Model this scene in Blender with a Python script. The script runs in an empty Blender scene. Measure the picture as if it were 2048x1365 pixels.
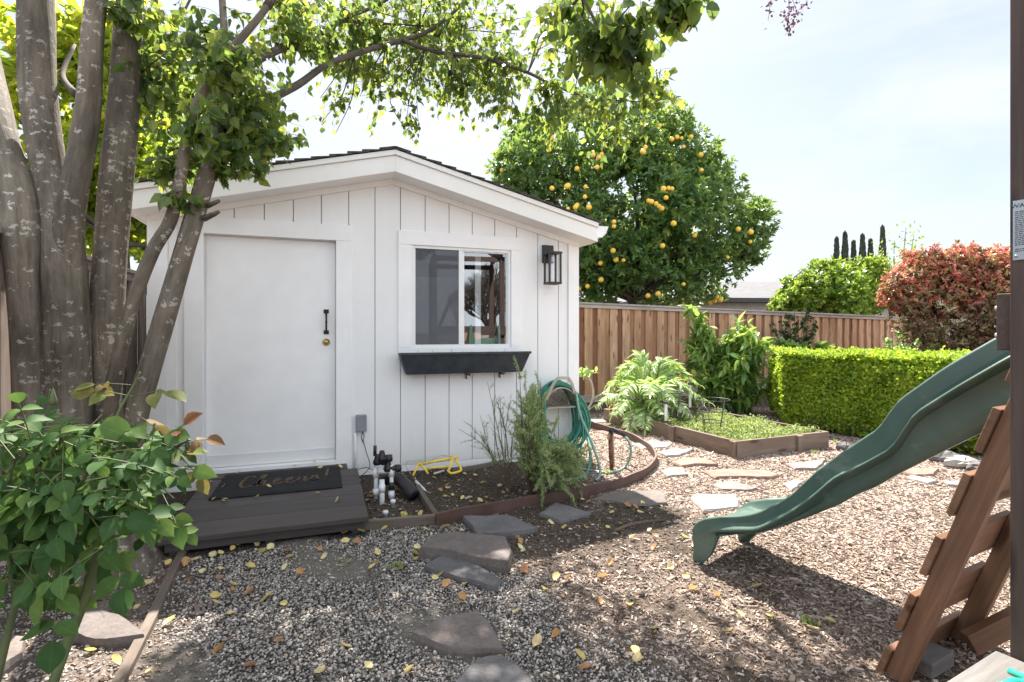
import bpy, math, random
import numpy as np
from mathutils import Vector, Matrix
random.seed(7); rng = np.random.default_rng(7)
SC = bpy.context.scene; COL = SC.collection
R = math.radians
# ---------------------------------------------------------------- camera
HC, FP, HZ = 1.35, 1050.0, 665.0          # eye height, focal length and horizon row (2048 px frame)
cd = bpy.data.cameras.new('camera'); cam = bpy.data.objects.new('camera', cd); COL.objects.link(cam)
cam.location = (0, 0, HC); cam.rotation_euler = (R(90), 0, 0)
cd.sensor_width = 36; cd.lens = 36 * FP / 2048; cd.shift_y = -(682.5 - HZ) / 2048
cd.clip_start = 0.05; cd.clip_end = 1500
SC.camera = cam
# ---------------------------------------------------------------- sky and sun
SUN = Vector((-0.22, 1.74, 2.45)).normalized()
w = bpy.data.worlds.new('World'); SC.world = w; w.use_nodes = True
nt = w.node_tree; nt.nodes.clear()
def wn(t, **k):
    n = nt.nodes.new(t)
    for a, b in k.items(): setattr(n, a, b)
    return n
sky = wn('ShaderNodeTexSky', sky_type='NISHITA', sun_disc=False)
sky.sun_elevation = math.asin(SUN.z); sky.sun_rotation = math.atan2(SUN.x, SUN.y)
sky.air_density = 1.0; sky.dust_density = 2.0; sky.ozone_density = 1.0
tc = wn('ShaderNodeTexCoord'); mp = wn('ShaderNodeMapping'); mp.inputs['Scale'].default_value = (1.2, 2.2, 5.5)
mp.inputs['Rotation'].default_value = (0, R(24), R(20))
ns = wn('ShaderNodeTexNoise'); ns.inputs['Scale'].default_value = 1.6; ns.inputs['Detail'].default_value = 7; ns.inputs['Roughness'].default_value = .55
ns.inputs['Distortion'].default_value = .4
cr = wn('ShaderNodeValToRGB'); cr.color_ramp.elements[0].position = .38; cr.color_ramp.elements[0].color = (.50,)*3 + (1,)
cr.color_ramp.elements[1].position = .62; cr.color_ramp.elements[1].color = (.97,)*3 + (1,)
mx = wn('ShaderNodeMix', data_type='RGBA'); mx.inputs['B'].default_value = (6.6, 6.95, 7.35, 1)   # thin bright high cloud
bg = wn('ShaderNodeBackground'); bg.inputs['Strength'].default_value = 0.056
out = wn('ShaderNodeOutputWorld'); L = nt.links.new
L(tc.outputs['Generated'], mp.inputs[0]); L(mp.outputs[0], ns.inputs['Vector']); L(ns.outputs['Fac'], cr.inputs[0])
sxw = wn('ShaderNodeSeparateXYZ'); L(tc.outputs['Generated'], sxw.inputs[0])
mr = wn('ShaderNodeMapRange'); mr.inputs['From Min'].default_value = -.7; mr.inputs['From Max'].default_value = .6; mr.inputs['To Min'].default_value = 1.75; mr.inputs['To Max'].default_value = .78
L(sxw.outputs['Y'], mr.inputs['Value'])                       # cloud made brighter behind the viewer to light the shaded wall, dimmer ahead
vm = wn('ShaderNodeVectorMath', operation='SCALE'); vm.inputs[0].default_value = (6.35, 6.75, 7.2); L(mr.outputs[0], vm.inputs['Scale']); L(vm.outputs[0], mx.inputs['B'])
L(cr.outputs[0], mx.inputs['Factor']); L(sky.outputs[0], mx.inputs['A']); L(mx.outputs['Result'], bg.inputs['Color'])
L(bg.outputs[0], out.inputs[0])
ld = bpy.data.lights.new('sun', 'SUN'); ld.energy = 5.0; ld.angle = R(.6); ld.color = (1, .93, .83)
sun = bpy.data.objects.new('sun', ld); COL.objects.link(sun); sun.rotation_euler = SUN.to_track_quat('Z', 'Y').to_euler()
SC.view_settings.view_transform = 'Standard'; SC.view_settings.look = 'None'
SC.view_settings.exposure = 1.80; SC.view_settings.gamma = 1
SC.render.engine = 'CYCLES'
SC.cycles.max_bounces = 8; SC.cycles.diffuse_bounces = 4; SC.cycles.transparent_max_bounces = 10
SC.cycles.caustics_reflective = False; SC.cycles.caustics_refractive = False

# ---------------------------------------------------------------- measuring helpers
def P(x, y, Y):      # a measured direction at distance Y gives a point of the yard
    return Vector(((x - 1024) * Y / FP, Y, HC - (y - HZ) * Y / FP))
def G(x, y, z=0.0):  # the same on level ground
    Y = (HC - z) * FP / (y - HZ); return Vector(((x - 1024) * Y / FP, Y, z))
UX, UY = .9412, .3377
def S(s, t, z):      # shed frame: s along the front wall, t into the shed, z up
    return Vector((-1.636 + UX * s - UY * t, 4.88 + UY * s + UX * t, z))
SU = Vector((UX, UY, 0)); SN = Vector((-UY, UX, 0)); Z = Vector((0, 0, 1))

# ---------------------------------------------------------------- mesh builder
class MB:
    def __init__(s): s.v = []; s.f = []; s.g = []; s.r = []; s.sm = []
    def add(s, vs, fs, gc=None, rnd=None, smooth=False):
        b = len(s.v); rnd = random.random() if rnd is None else rnd
        vs = [Vector(v) for v in vs]
        s.v += vs; s.g += [tuple(x) for x in (gc if gc is not None else vs)]; s.r += [rnd] * len(vs)
        s.f += [tuple(i + b for i in f) for f in fs]; s.sm += [smooth] * len(fs)
        return s
    def hexa(s, p, **k):   # 8 corners: bottom ring 0-3, top ring 4-7
        return s.add(p, [(3, 2, 1, 0), (4, 5, 6, 7), (0, 1, 5, 4), (1, 2, 6, 5), (2, 3, 7, 6), (3, 0, 4, 7)], **k)
    def box(s, c, d, ax=None, rnd=None):
        c = Vector(c); ax = ax or (Vector((1, 0, 0)), Vector((0, 1, 0)), Vector((0, 0, 1)))
        hx, hy, hz = d[0] / 2, d[1] / 2, d[2] / 2; o = random.uniform(0, 50)
        loc = [(-hx, -hy, -hz), (hx, -hy, -hz), (hx, hy, -hz), (-hx, hy, -hz), (-hx, -hy, hz), (hx, -hy, hz), (hx, hy, hz), (-hx, hy, hz)]
        li = max(range(3), key=lambda i: d[i]); od = [li] + [i for i in range(3) if i != li]
        return s.hexa([c + ax[0] * a + ax[1] * b + ax[2] * e for a, b, e in loc],
                      gc=[(q[od[0]] + o, q[od[1]] + o * .7, q[od[2]] + o * .3) for q in loc], rnd=rnd)
    def bar(s, p0, p1, wd, h, up=Z, rnd=None):   # wd along side, h along up
        p0 = Vector(p0); p1 = Vector(p1); a = (p1 - p0); l = a.length; a.normalize()
        sd = a.cross(Vector(up)).normalized(); u = sd.cross(a).normalized()
        return s.box((p0 + p1) / 2, (l, wd, h), (a, sd, u), rnd)
    def tube(s, pts, rad, n=8, caps=True, rnd=None, smooth=True, wob=0):
        pts = [Vector(p) for p in pts]; m = len(pts)
        if not hasattr(rad, '__len__'): rad = [rad] * m
        vs = []; gc = []; fs = []; Lc = random.uniform(0, 30); pu = None
        for i, p in enumerate(pts):
            d = (pts[min(i + 1, m - 1)] - pts[max(i - 1, 0)])
            if d.length < 1e-9: d = Z.copy()
            d.normalize()
            if pu is None: pu = d.orthogonal().normalized()
            pu = (pu - d * pu.dot(d)); pu = pu.normalized() if pu.length > 1e-6 else d.orthogonal().normalized()
            q = d.cross(pu)
            if i: Lc += (p - pts[i - 1]).length
            for j in range(n):
                a = 2 * math.pi * j / n; rr = rad[i] * (1 + (wob * math.sin(3 * a + Lc * 3) + wob * .6 * math.sin(2 * a + Lc * 7 + 1)) if wob else 1)
                vs.append(p + (pu * math.cos(a) + q * math.sin(a)) * rr); gc.append((rad[i] * math.cos(a), rad[i] * math.sin(a), Lc))
        for i in range(m - 1):
            for j in range(n):
                k = (j + 1) % n; fs.append((i * n + j, i * n + k, (i + 1) * n + k, (i + 1) * n + j))
        if caps: fs += [tuple(range(n - 1, -1, -1)), tuple((m - 1) * n + j for j in range(n))]
        return s.add(vs, fs, gc=gc, rnd=rnd, smooth=smooth)
    def prism(s, poly, z0, z1, slope=0, top_in=0, rnd=None, top=None):
        n = len(poly); cx = sum(p[0] for p in poly) / n; cy = sum(p[1] for p in poly) / n
        vb = [(p[0], p[1], z0) for p in poly]
        vt = [(p[0] + (cx - p[0]) * top_in, p[1] + (cy - p[1]) * top_in, (top[i] if top else z1)) for i, p in enumerate(poly)]
        return s.add(vb + vt, [tuple(range(n - 1, -1, -1)), tuple(range(n, 2 * n))] + [(i, (i + 1) % n, n + (i + 1) % n, n + i) for i in range(n)], rnd=rnd)
    def grid(s, rows, closed=False, smooth=True, rnd=None, gc=None):
        n = len(rows[0]); vs = [p for r in rows for p in r]; fs = []
        for i in range(len(rows) - 1):
            for j in range(n if closed else n - 1):
                k = (j + 1) % n; fs.append((i * n + j, i * n + k, (i + 1) * n + k, (i + 1) * n + j))
        return s.add(vs, fs, smooth=smooth, rnd=rnd, gc=gc)
    def lathe(s, c, prof, n=12, ax=Z, rnd=None):
        ax = Vector(ax).normalized(); u = ax.orthogonal().normalized(); q = ax.cross(u); c = Vector(c)
        rows = [[c + ax * h + (u * math.cos(2 * math.pi * j / n) + q * math.sin(2 * math.pi * j / n)) * max(r, 1e-4) for j in range(n)] for r, h in prof]
        return s.grid(rows, closed=True, rnd=rnd)
    def build(s, name, mat, parent=None, bevel=0, loc=None, fix=True):
        me = bpy.data.meshes.new(name); o = bpy.data.objects.new(name, me); COL.objects.link(o)
        org = Vector((0, 0, 0))
        if parent is not None: o.parent = parent; org = Vector(parent['_org'])
        elif loc is not None: org = Vector(loc); o.location = org
        o['_org'] = list(org) if parent is None else list(org)
        me.from_pydata([v - org for v in s.v], [], s.f)
        a = me.attributes.new('gc', 'FLOAT_VECTOR', 'POINT'); a.data.foreach_set('vector', np.array(s.g, dtype=np.float32).ravel())
        a = me.attributes.new('rnd', 'FLOAT', 'POINT'); a.data.foreach_set('value', np.array(s.r, dtype=np.float32))
        me.polygons.foreach_set('use_smooth', s.sm)
        if mat: me.materials.append(mat)
        if bevel:
            m = o.modifiers.new('bevel', 'BEVEL'); m.width = bevel; m.segments = 2; m.limit_method = 'ANGLE'; m.angle_limit = R(40)
        return o

def tag(o, label=None, cat=None, group=None, kind=None):
    for k, v in (('label', label), ('category', cat), ('group', group), ('kind', kind)):
        if v: o[k] = v
    return o
def thing(name, loc, label, cat, group=None):
    o = bpy.data.objects.new(name, None); COL.objects.link(o); o.location = loc; o['_org'] = list(loc); o.empty_display_size = .1
    return tag(o, label, cat, group)

# leaves: one template copied N times into one mesh (numpy)
def tmpl(kind):
    if kind == 'heart':
        v = [(0, 0), (.2, 0), (.52, 0), (.82, 0), (1.08, 0), (.1, -.3), (.42, -.42), (.78, -.22), (.1, .3), (.42, .42), (.78, .22)]
        f = [(0, 5, 1), (1, 5, 6), (1, 6, 2), (2, 6, 7), (2, 7, 3), (3, 7, 4), (0, 1, 8), (1, 9, 8), (1, 2, 9), (2, 10, 9), (2, 3, 10), (3, 4, 10)]
    elif kind == 'oval':
        v = [(0, 0), (.25, 0), (.55, 0), (.85, 0), (1.03, 0), (.2, -.27), (.52, -.36), (.85, -.2), (.2, .27), (.52, .36), (.85, .2)]
        f = [(0, 5, 1), (1, 5, 6), (1, 6, 2), (2, 6, 7), (2, 7, 3), (3, 7, 4), (0, 1, 8), (1, 9, 8), (1, 2, 9), (2, 10, 9), (2, 3, 10), (3, 4, 10)]
    elif kind == 'rose':
        A_ = [.06, .16, .28, .41, .54, .67, .79, .9]; Wv = [.13, .25, .335, .375, .37, .32, .235, .13]; v = [(0, 0)] + [(a, 0) for a in A_] + [(1.03, 0)]
        v += [(a - .02 * (i % 2), -b * (1 if i % 2 else .955)) for i, (a, b) in enumerate(zip(A_, Wv))] + [(a - .02 * (i % 2), b * (1 if i % 2 else .955)) for i, (a, b) in enumerate(zip(A_, Wv))]
        f = [(0, 10, 1), (0, 1, 18), (8, 17, 9), (8, 9, 25)]
        for i in range(7): f += [(1 + i, 10 + i, 11 + i), (1 + i, 11 + i, 2 + i), (1 + i, 2 + i, 19 + i), (1 + i, 19 + i, 18 + i)]
    elif kind == 'lance':
        v = [(0, 0), (.45, 0), (1, 0), (.3, -.15), (.65, -.13), (.3, .15), (.65, .13)]
        f = [(0, 3, 1), (1, 3, 4), (1, 4, 2), (0, 1, 5), (1, 6, 5), (1, 2, 6)]
    elif kind == 'needle':
        v = [(0, 0), (.5, -.06), (1, 0), (.5, .06)]; f = [(0, 1, 2), (0, 2, 3)]
    else:
        v = [(0, 0), (.5, 0), (1, 0), (.45, -.3), (.45, .3)]; f = [(0, 3, 1), (1, 3, 2), (0, 1, 4), (1, 2, 4)]
    return np.array(v, float), np.array(f, int)
def npmesh(name, V, F, rnd, mat, parent=None, smooth=False, loc=None, gc=None):
    """V (N,k,3) world points, F (m,3) template triangles, rnd (N,)"""
    N, k, _ = V.shape; m = len(F); me = bpy.data.meshes.new(name); o = bpy.data.objects.new(name, me); COL.objects.link(o)
    org = np.zeros(3)
    if parent is not None: o.parent = parent; org = np.array(list(parent['_org']))
    elif loc is not None: o.location = loc; org = np.array(loc, float)
    o['_org'] = list(map(float, org))
    me.vertices.add(N * k); me.vertices.foreach_set('co', (V.reshape(-1, 3) - org).astype(np.float32).ravel())
    idx = (F[None] + (np.arange(N) * k)[:, None, None]).reshape(-1)
    me.loops.add(len(idx)); me.loops.foreach_set('vertex_index', idx.astype(np.int32))
    me.polygons.add(N * m); me.polygons.foreach_set('loop_start', (np.arange(N * m) * 3).astype(np.int32))
    me.polygons.foreach_set('loop_total', np.full(N * m, 3, np.int32))
    me.polygons.foreach_set('use_smooth', np.full(N * m, smooth, bool))
    me.update(calc_edges=True)
    a = me.attributes.new('rnd', 'FLOAT', 'POINT'); a.data.foreach_set('value', np.repeat(rnd, k).astype(np.float32))
    a = me.attributes.new('gc', 'FLOAT_VECTOR', 'POINT'); a.data.foreach_set('vector', (V if gc is None else gc).astype(np.float32).ravel())
    me.materials.append(mat)
    return o
def norm(a): return a / np.maximum(np.linalg.norm(a, axis=-1, keepdims=True), 1e-9)
def leaves(name, pos, dr, nr, size, mat, parent=None, kind='heart', wid=1.0, fold=.25, curl=.25, rnd=None, loc=None, smooth=False):
    pos = np.asarray(pos, float); N = len(pos); dr = norm(np.asarray(dr, float)); nr = np.asarray(nr, float)
    nr = norm(nr - dr * (nr * dr).sum(-1, keepdims=True)); sd = np.cross(nr, dr)
    size = np.broadcast_to(np.asarray(size, float), (N,)); T, F = tmpl(kind)
    fo = fold * rng.uniform(.2, 1.6, N); cu = curl * rng.uniform(-.2, 1.8, N); ww = wid * rng.uniform(.85, 1.12, N)
    a = T[None, :, 0] * size[:, None]; b = T[None, :, 1] * size[:, None] * ww[:, None]
    c = size[:, None] * (fo[:, None] * np.abs(T[None, :, 1]) - cu[:, None] * T[None, :, 0] ** 2)
    V = pos[:, None] + dr[:, None] * a[..., None] + sd[:, None] * b[..., None] + nr[:, None] * c[..., None]
    gc = np.stack([np.broadcast_to(T[None, :, 0], a.shape), np.broadcast_to(T[None, :, 1], a.shape), np.broadcast_to(rng.uniform(0, 9, N)[:, None], a.shape)], -1)
    return npmesh(name, V, F, rng.uniform(0, 1, N) if rnd is None else np.asarray(rnd), mat, parent, loc=loc, gc=gc, smooth=smooth)
def rdir(N): return norm(rng.normal(size=(N, 3)))
def spline(pts, n=8):
    pts = [np.array(p, float) for p in pts]; q = [2 * pts[0] - pts[1]] + pts + [2 * pts[-1] - pts[-2]]; o = []
    for i in range(1, len(q) - 2):
        for k in range(n):
            t = k / n; a, b, c, d = q[i - 1], q[i], q[i + 1], q[i + 2]
            o.append(.5 * ((2 * b) + (c - a) * t + (2 * a - 5 * b + 4 * c - d) * t * t + (3 * b - a - 3 * c + d) * t ** 3))
    o.append(pts[-1]); return o
def vnoise(x, y, f=1.0, seed=0):
    r = np.random.default_rng(seed); v = 0
    for i in range(7):
        a = r.uniform(0, 6.28); k = f * r.uniform(.6, 2.4); v = v + np.sin((np.cos(a) * x + np.sin(a) * y) * k * 6.28 + r.uniform(0, 6.28)) / (1 + .4 * i)
    return v / 2.6

# ---------------------------------------------------------------- materials
def newmat(name):
    m = bpy.data.materials.new(name); m.use_nodes = True; n = m.node_tree; n.nodes.clear(); return m, n
def nd(n, t, **k):
    x = n.nodes.new(t)
    for a, b in k.items():
        if a[0] == '_': x.inputs[a[1:].replace('_', ' ')].default_value = b
        else: setattr(x, a, b)
    return x
def ramp(n, fac, cols, pos=None, interp='LINEAR'):
    r = n.nodes.new('ShaderNodeValToRGB'); r.color_ramp.interpolation = interp; e = r.color_ramp.elements
    pos = pos or [i / (len(cols) - 1) for i in range(len(cols))]
    while len(e) < len(cols): e.new(.5)
    for i, (c, p) in enumerate(zip(cols, pos)): e[i].position = p; e[i].color = tuple(c) + (1,)
    n.links.new(fac, r.inputs[0]); return r.outputs[0]
def mixc(n, f, a, b, mode='MIX'):
    m = n.nodes.new('ShaderNodeMix'); m.data_type = 'RGBA'; m.blend_type = mode
    for k, v in (('Factor', f), ('A', a), ('B', b)):
        if hasattr(v, 'links') or hasattr(v, 'is_linked'): n.links.new(v, m.inputs[k])
        else: m.inputs[k].default_value = v if k == 'Factor' else tuple(v) + (1,)
    return m.outputs['Result']
def attr(n, name): return nd(n, 'ShaderNodeAttribute', attribute_name=name)
def noise(n, scale, sc3=(1, 1, 1), detail=5, rough=.6, src=None, dist=0):
    a = src or attr(n, 'gc').outputs['Vector']; m = nd(n, 'ShaderNodeMapping'); m.inputs['Scale'].default_value = sc3
    n.links.new(a, m.inputs[0]); t = nd(n, 'ShaderNodeTexNoise', _Scale=scale, _Detail=detail, _Roughness=rough, _Distortion=dist)
    n.links.new(m.outputs[0], t.inputs['Vector']); return t.outputs['Fac']
def finish(m, n, col, rough=.6, bump=None, bstr=.3, bdist=.01, metallic=0, spec=.5, trans=None, coat=0):
    p = nd(n, 'ShaderNodeBsdfPrincipled', _Metallic=metallic); p.inputs['Specular IOR Level'].default_value = spec
    if hasattr(col, 'is_linked'): n.links.new(col, p.inputs['Base Color'])
    else: p.inputs['Base Color'].default_value = tuple(col) + (1,)
    if hasattr(rough, 'is_linked'): n.links.new(rough, p.inputs['Roughness'])
    else: p.inputs['Roughness'].default_value = rough
    if coat: p.inputs['Coat Weight'].default_value = coat
    if bump is not None:
        b = nd(n, 'ShaderNodeBump', _Strength=bstr, _Distance=bdist); n.links.new(bump, b.inputs['Height']); n.links.new(b.outputs[0], p.inputs['Normal'])
    o = nd(n, 'ShaderNodeOutputMaterial'); sh = p.outputs[0]
    if trans:
        t = nd(n, 'ShaderNodeBsdfTranslucent'); x = nd(n, 'ShaderNodeMixShader'); x.inputs[0].default_value = trans[0]
        if hasattr(trans[1], 'is_linked'): n.links.new(trans[1], t.inputs[0])
        else: t.inputs[0].default_value = tuple(trans[1]) + (1,)
        n.links.new(sh, x.inputs[1]); n.links.new(t.outputs[0], x.inputs[2]); sh = x.outputs[0]
    n.links.new(sh, o.inputs[0]); return m
def plain(name, c, rough=.5, metallic=0, mot=.12, sc=6, bstr=.1, spec=.5, coat=0):
    m, n = newmat(name); f = noise(n, sc); c = np.array(c)
    col = ramp(n, f, [tuple(c * (1 - mot * 1.5)), tuple(c * (1 + mot))], [.3, .7])
    g = noise(n, sc * 30)
    return finish(m, n, col, rough, g, bstr, .002, metallic, spec, coat=coat)
def wood(name, cols, grain=14, rough=.75, knots=True, bstr=.4, var=.5, vcols=None):
    m, n = newmat(name); r = attr(n, 'rnd').outputs['Fac']
    f = noise(n, grain, (.25, 4, 4), 8, .65, dist=.6); g2 = noise(n, 3, (.5, 2.5, 2.5), 3)
    c1 = ramp(n, f, cols, None); c2 = ramp(n, g2, [(.72, .68, .66), (1.15, 1.15, 1.15)], [.3, .7])
    c = mixc(n, 1.0, c1, c2, 'MULTIPLY')
    v = ramp(n, r, [(1 - var * .55, 1 - var * .62, 1 - var * .66), (1, 1, 1), (1 + var * .3, 1 + var * .28, 1 + var * .25), (1 - var * .25, 1 - var * .4, 1 - var * .45), (1.05, 1.0, .95)])
    if vcols: v = ramp(n, r, vcols)
    c = mixc(n, 1.0, c, v, 'MULTIPLY')
    if knots:
        a = attr(n, 'gc').outputs['Vector']; mp = nd(n, 'ShaderNodeMapping'); mp.inputs['Scale'].default_value = (2.2, 9, 9); n.links.new(a, mp.inputs[0])
        vo = nd(n, 'ShaderNodeTexVoronoi', _Scale=1.0); n.links.new(mp.outputs[0], vo.inputs['Vector'])
        k = ramp(n, vo.outputs['Distance'], [(.25, .16, .12), (1, 1, 1)], [.1, .22]); c = mixc(n, .8, c, k, 'MULTIPLY')
    return finish(m, n, c, rough, f, bstr, .004)
def leafmat(name, cols, trans=.4, tcol=(.5, .75, .1), rough=.38, veins=True, tsat=1.6, spec=.5):
    m, n = newmat(name); r = attr(n, 'rnd').outputs['Fac']; c = ramp(n, r, cols)
    f = noise(n, 3, (1, 1, 1), 2); c = mixc(n, .35, c, ramp(n, f, [(.6, .6, .6), (1.4, 1.4, 1.4)], [.3, .7]), 'MULTIPLY')
    if veins:
        s = nd(n, 'ShaderNodeSeparateXYZ'); n.links.new(attr(n, 'gc').outputs['Vector'], s.inputs[0])
        a = nd(n, 'ShaderNodeMath', operation='ABSOLUTE'); n.links.new(s.outputs['Y'], a.inputs[0])
        v = ramp(n, a.outputs[0], [(1.5, 1.5, 1.3), (1, 1, 1)], [.005, .035]); c = mixc(n, .6, c, v, 'MULTIPLY')
    t = mixc(n, 1.0, c, tuple(np.array(tcol) * 1.0), 'MULTIPLY'); g = nd(n, 'ShaderNodeGamma', _Gamma=.62); n.links.new(t, g.inputs[0])
    return finish(m, n, c, rough, spec=spec, trans=(trans, g.outputs[0]))

M = {}
M['white'] = plain('white_painted_wood', (.85, .85, .86), .55, mot=.03, sc=3, bstr=.25)
M['white2'] = plain('white_trim_paint', (.87, .87, .88), .45, mot=.03, sc=4, bstr=.15)
def siding():
    m, n = newmat('painted_siding'); s = nd(n, 'ShaderNodeNewGeometry'); mp = nd(n, 'ShaderNodeMapping'); mp.inputs['Rotation'].default_value = (0, 0, -R(19.74)); n.links.new(s.outputs['Position'], mp.inputs[0])
    f = noise(n, 30, (3, 1, .12), 6, .7, src=mp.outputs[0]); g = noise(n, 2, (1, 1, .4), 3, .6, src=mp.outputs[0])
    sp = noise(n, 70, (1, 1, .5), 2, .5, src=mp.outputs[0])
    c = ramp(n, g, [(.80, .80, .81), (.87, .87, .875)], [.3, .7]); c = mixc(n, 1.0, c, ramp(n, sp, [(.72, .70, .68), (1, 1, 1)], [.24, .28]), 'MULTIPLY')
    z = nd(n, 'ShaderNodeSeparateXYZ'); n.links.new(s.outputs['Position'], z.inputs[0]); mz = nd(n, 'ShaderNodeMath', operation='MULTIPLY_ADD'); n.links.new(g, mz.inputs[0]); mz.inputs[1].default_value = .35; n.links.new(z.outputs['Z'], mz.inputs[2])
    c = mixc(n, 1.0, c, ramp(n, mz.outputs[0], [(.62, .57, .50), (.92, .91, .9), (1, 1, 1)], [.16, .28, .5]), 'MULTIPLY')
    return finish(m, n, c, .6, f, .35, .003)
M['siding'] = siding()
M['groove'] = plain('groove_shadow_paint', (.42, .42, .42), .7)
M['fascia'] = plain('fascia_paint', (.84, .84, .83), .5, mot=.04, sc=2)
M['frame_metal'] = plain('window_frame_aluminium', (.78, .79, .80), .35, .1, mot=.02)
M['shingle'] = plain('roof_shingle', (.07, .065, .06), .9, mot=.5, sc=12, bstr=.6)
M['black'] = plain('black_metal', (.012, .013, .015), .42, mot=.2)
M['planter'] = plain('charcoal_planter', (.028, .036, .046), .48, mot=.35, sc=9, bstr=.1)
M['bronze'] = plain('dark_bronze', (.035, .022, .016), .4, .7)
M['brass'] = plain('brass', (.6, .42, .14), .25, 1.0)
M['step'] = wood('dark_stained_wood', [(.032, .027, .027), (.058, .050, .050), (.085, .075, .075)], 16, .62, knots=False, var=.2)
M['mat'] = plain('black_coir', (.008, .008, .010), .95, mot=.4, sc=60, bstr=1.0)
M['gold'] = plain('tan_print', (.10, .064, .036), .9, mot=.3, sc=30)
M['pvc'] = plain('white_pvc', (.72, .73, .74), .4, mot=.12, sc=12)
M['blackpl'] = plain('black_plastic', (.018, .018, .02), .45, mot=.3)
M['greybox'] = plain('grey_box', (.24, .25, .28), .5, mot=.1)
M['yellow'] = plain('yellow_enamel', (.85, .62, .06), .35, mot=.15, sc=14)
M['steel'] = plain('galvanised_steel', (.45, .45, .43), .4, .6, mot=.2)
M['rust'] = plain('rusty_pipe', (.16, .07, .035), .8, mot=.5, sc=20, bstr=.6)
M['wire'] = plain('cage_wire', (.05, .05, .055), .5, .3)
M['hose'] = plain('green_hose', (.035, .22, .155), .42, mot=.2, sc=10)
M['hose2'] = plain('faded_green_hose', (.20, .34, .28), .45, mot=.2, sc=10)
M['hanger'] = plain('tan_plastic', (.42, .38, .32), .5, mot=.15)
M['bender'] = plain('brown_edging', (.095, .052, .042), .6, mot=.25, sc=8)
M['timber'] = wood('weathered_timber', [(.07, .06, .05), (.15, .13, .11), (.25, .22, .19)], 12, .85, knots=False)
M['bedwood'] = wood('raised_bed_wood', [(.09, .065, .05), (.18, .135, .105), (.28, .22, .18)], 10, .8)
M['fence'] = wood('redwood_fence', [(.22, .125, .075), (.46, .32, .205), (.64, .52, .39)], 9, .8, vcols=[(.42, .26, .20), (.62, .40, .32), (.85, .68, .58), (1.0, .86, .76), (1.15, 1.05, .98), (1.2, 1.12, 1.08)])
M['fencecap'] = wood('grey_fence_cap', [(.26, .23, .22), (.42, .38, .36), (.52, .48, .46)], 10, .85, knots=False, var=.2)
M['oldfence'] = wood('old_fence', [(.16, .135, .115), (.34, .295, .255), (.54, .48, .42)], 12, .85, var=.4)
M['playwood'] = wood('playset_wood', [(.085, .046, .028), (.215, .12, .07), (.38, .225, .13)], 10, .6, var=.35)
M['greydeck'] = wood('grey_deck_wood', [(.075, .075, .078), (.15, .15, .15), (.225, .225, .225)], 14, .8, knots=False, var=.3)
M['postwood'] = wood('post_wood', [(.028, .018, .015), (.070, .046, .038), (.12, .082, .068)], 10, .65, var=.2)
def slidemat():
    m, n = newmat('green_slide_plastic'); f = noise(n, 2.5, (1, 1, 1), 4); g = noise(n, 200, (1, 1, 1), 2)
    c = ramp(n, f, [(.044, .092, .074), (.062, .115, .094), (.10, .155, .126)], [.3, .5, .75])
    s = noise(n, 9, (1, .3, 1), 5, .7); c = mixc(n, ramp(n, s, [(0, 0, 0), (.35, .35, .35)], [.58, .72]), c, (.26, .32, .26))
    return finish(m, n, c, .33, g, .25, .002, spec=.7)
M['slide'] = slidemat()
M['plate'] = plain('label_plate', (.42, .46, .5), .4, .2, mot=.1)
M['ink'] = plain('dark_print', (.06, .07, .08), .6)
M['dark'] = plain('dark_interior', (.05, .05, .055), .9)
M['blind'] = plain('grey_blind', (.20, .21, .23), .8, mot=.1, sc=3)
M['toy'] = plain('green_toy_plastic', (.03, .38, .26), .3)
M['roofgrey'] = plain('grey_roof', (.115, .115, .125), .9, mot=.15, sc=3)
M['housewall'] = plain('beige_stucco', (.42, .40, .37), .9)
M['housedark'] = plain('dark_eave', (.06, .06, .065), .8)
M['glasslamp'] = None
def glass(name, mixf, tint=(.85, .88, .9)):
    m, n = newmat(name); g = nd(n, 'ShaderNodeBsdfGlossy', _Roughness=.004); g.inputs[0].default_value = (.95, .97, 1, 1)
    t = nd(n, 'ShaderNodeBsdfTransparent'); t.inputs[0].default_value = tuple(tint) + (1,)
    x = nd(n, 'ShaderNodeMixShader'); x.inputs[0].default_value = mixf; n.links.new(t.outputs[0], x.inputs[1]); n.links.new(g.outputs[0], x.inputs[2])
    o = nd(n, 'ShaderNodeOutputMaterial'); n.links.new(x.outputs[0], o.inputs[0]); return m
M['glass'] = glass('window_glass', .28); M['glass_dim'] = glass('window_glass_screened', .16); M['lampglass'] = glass('lamp_glass', .12, (.95, .95, .95))
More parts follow.
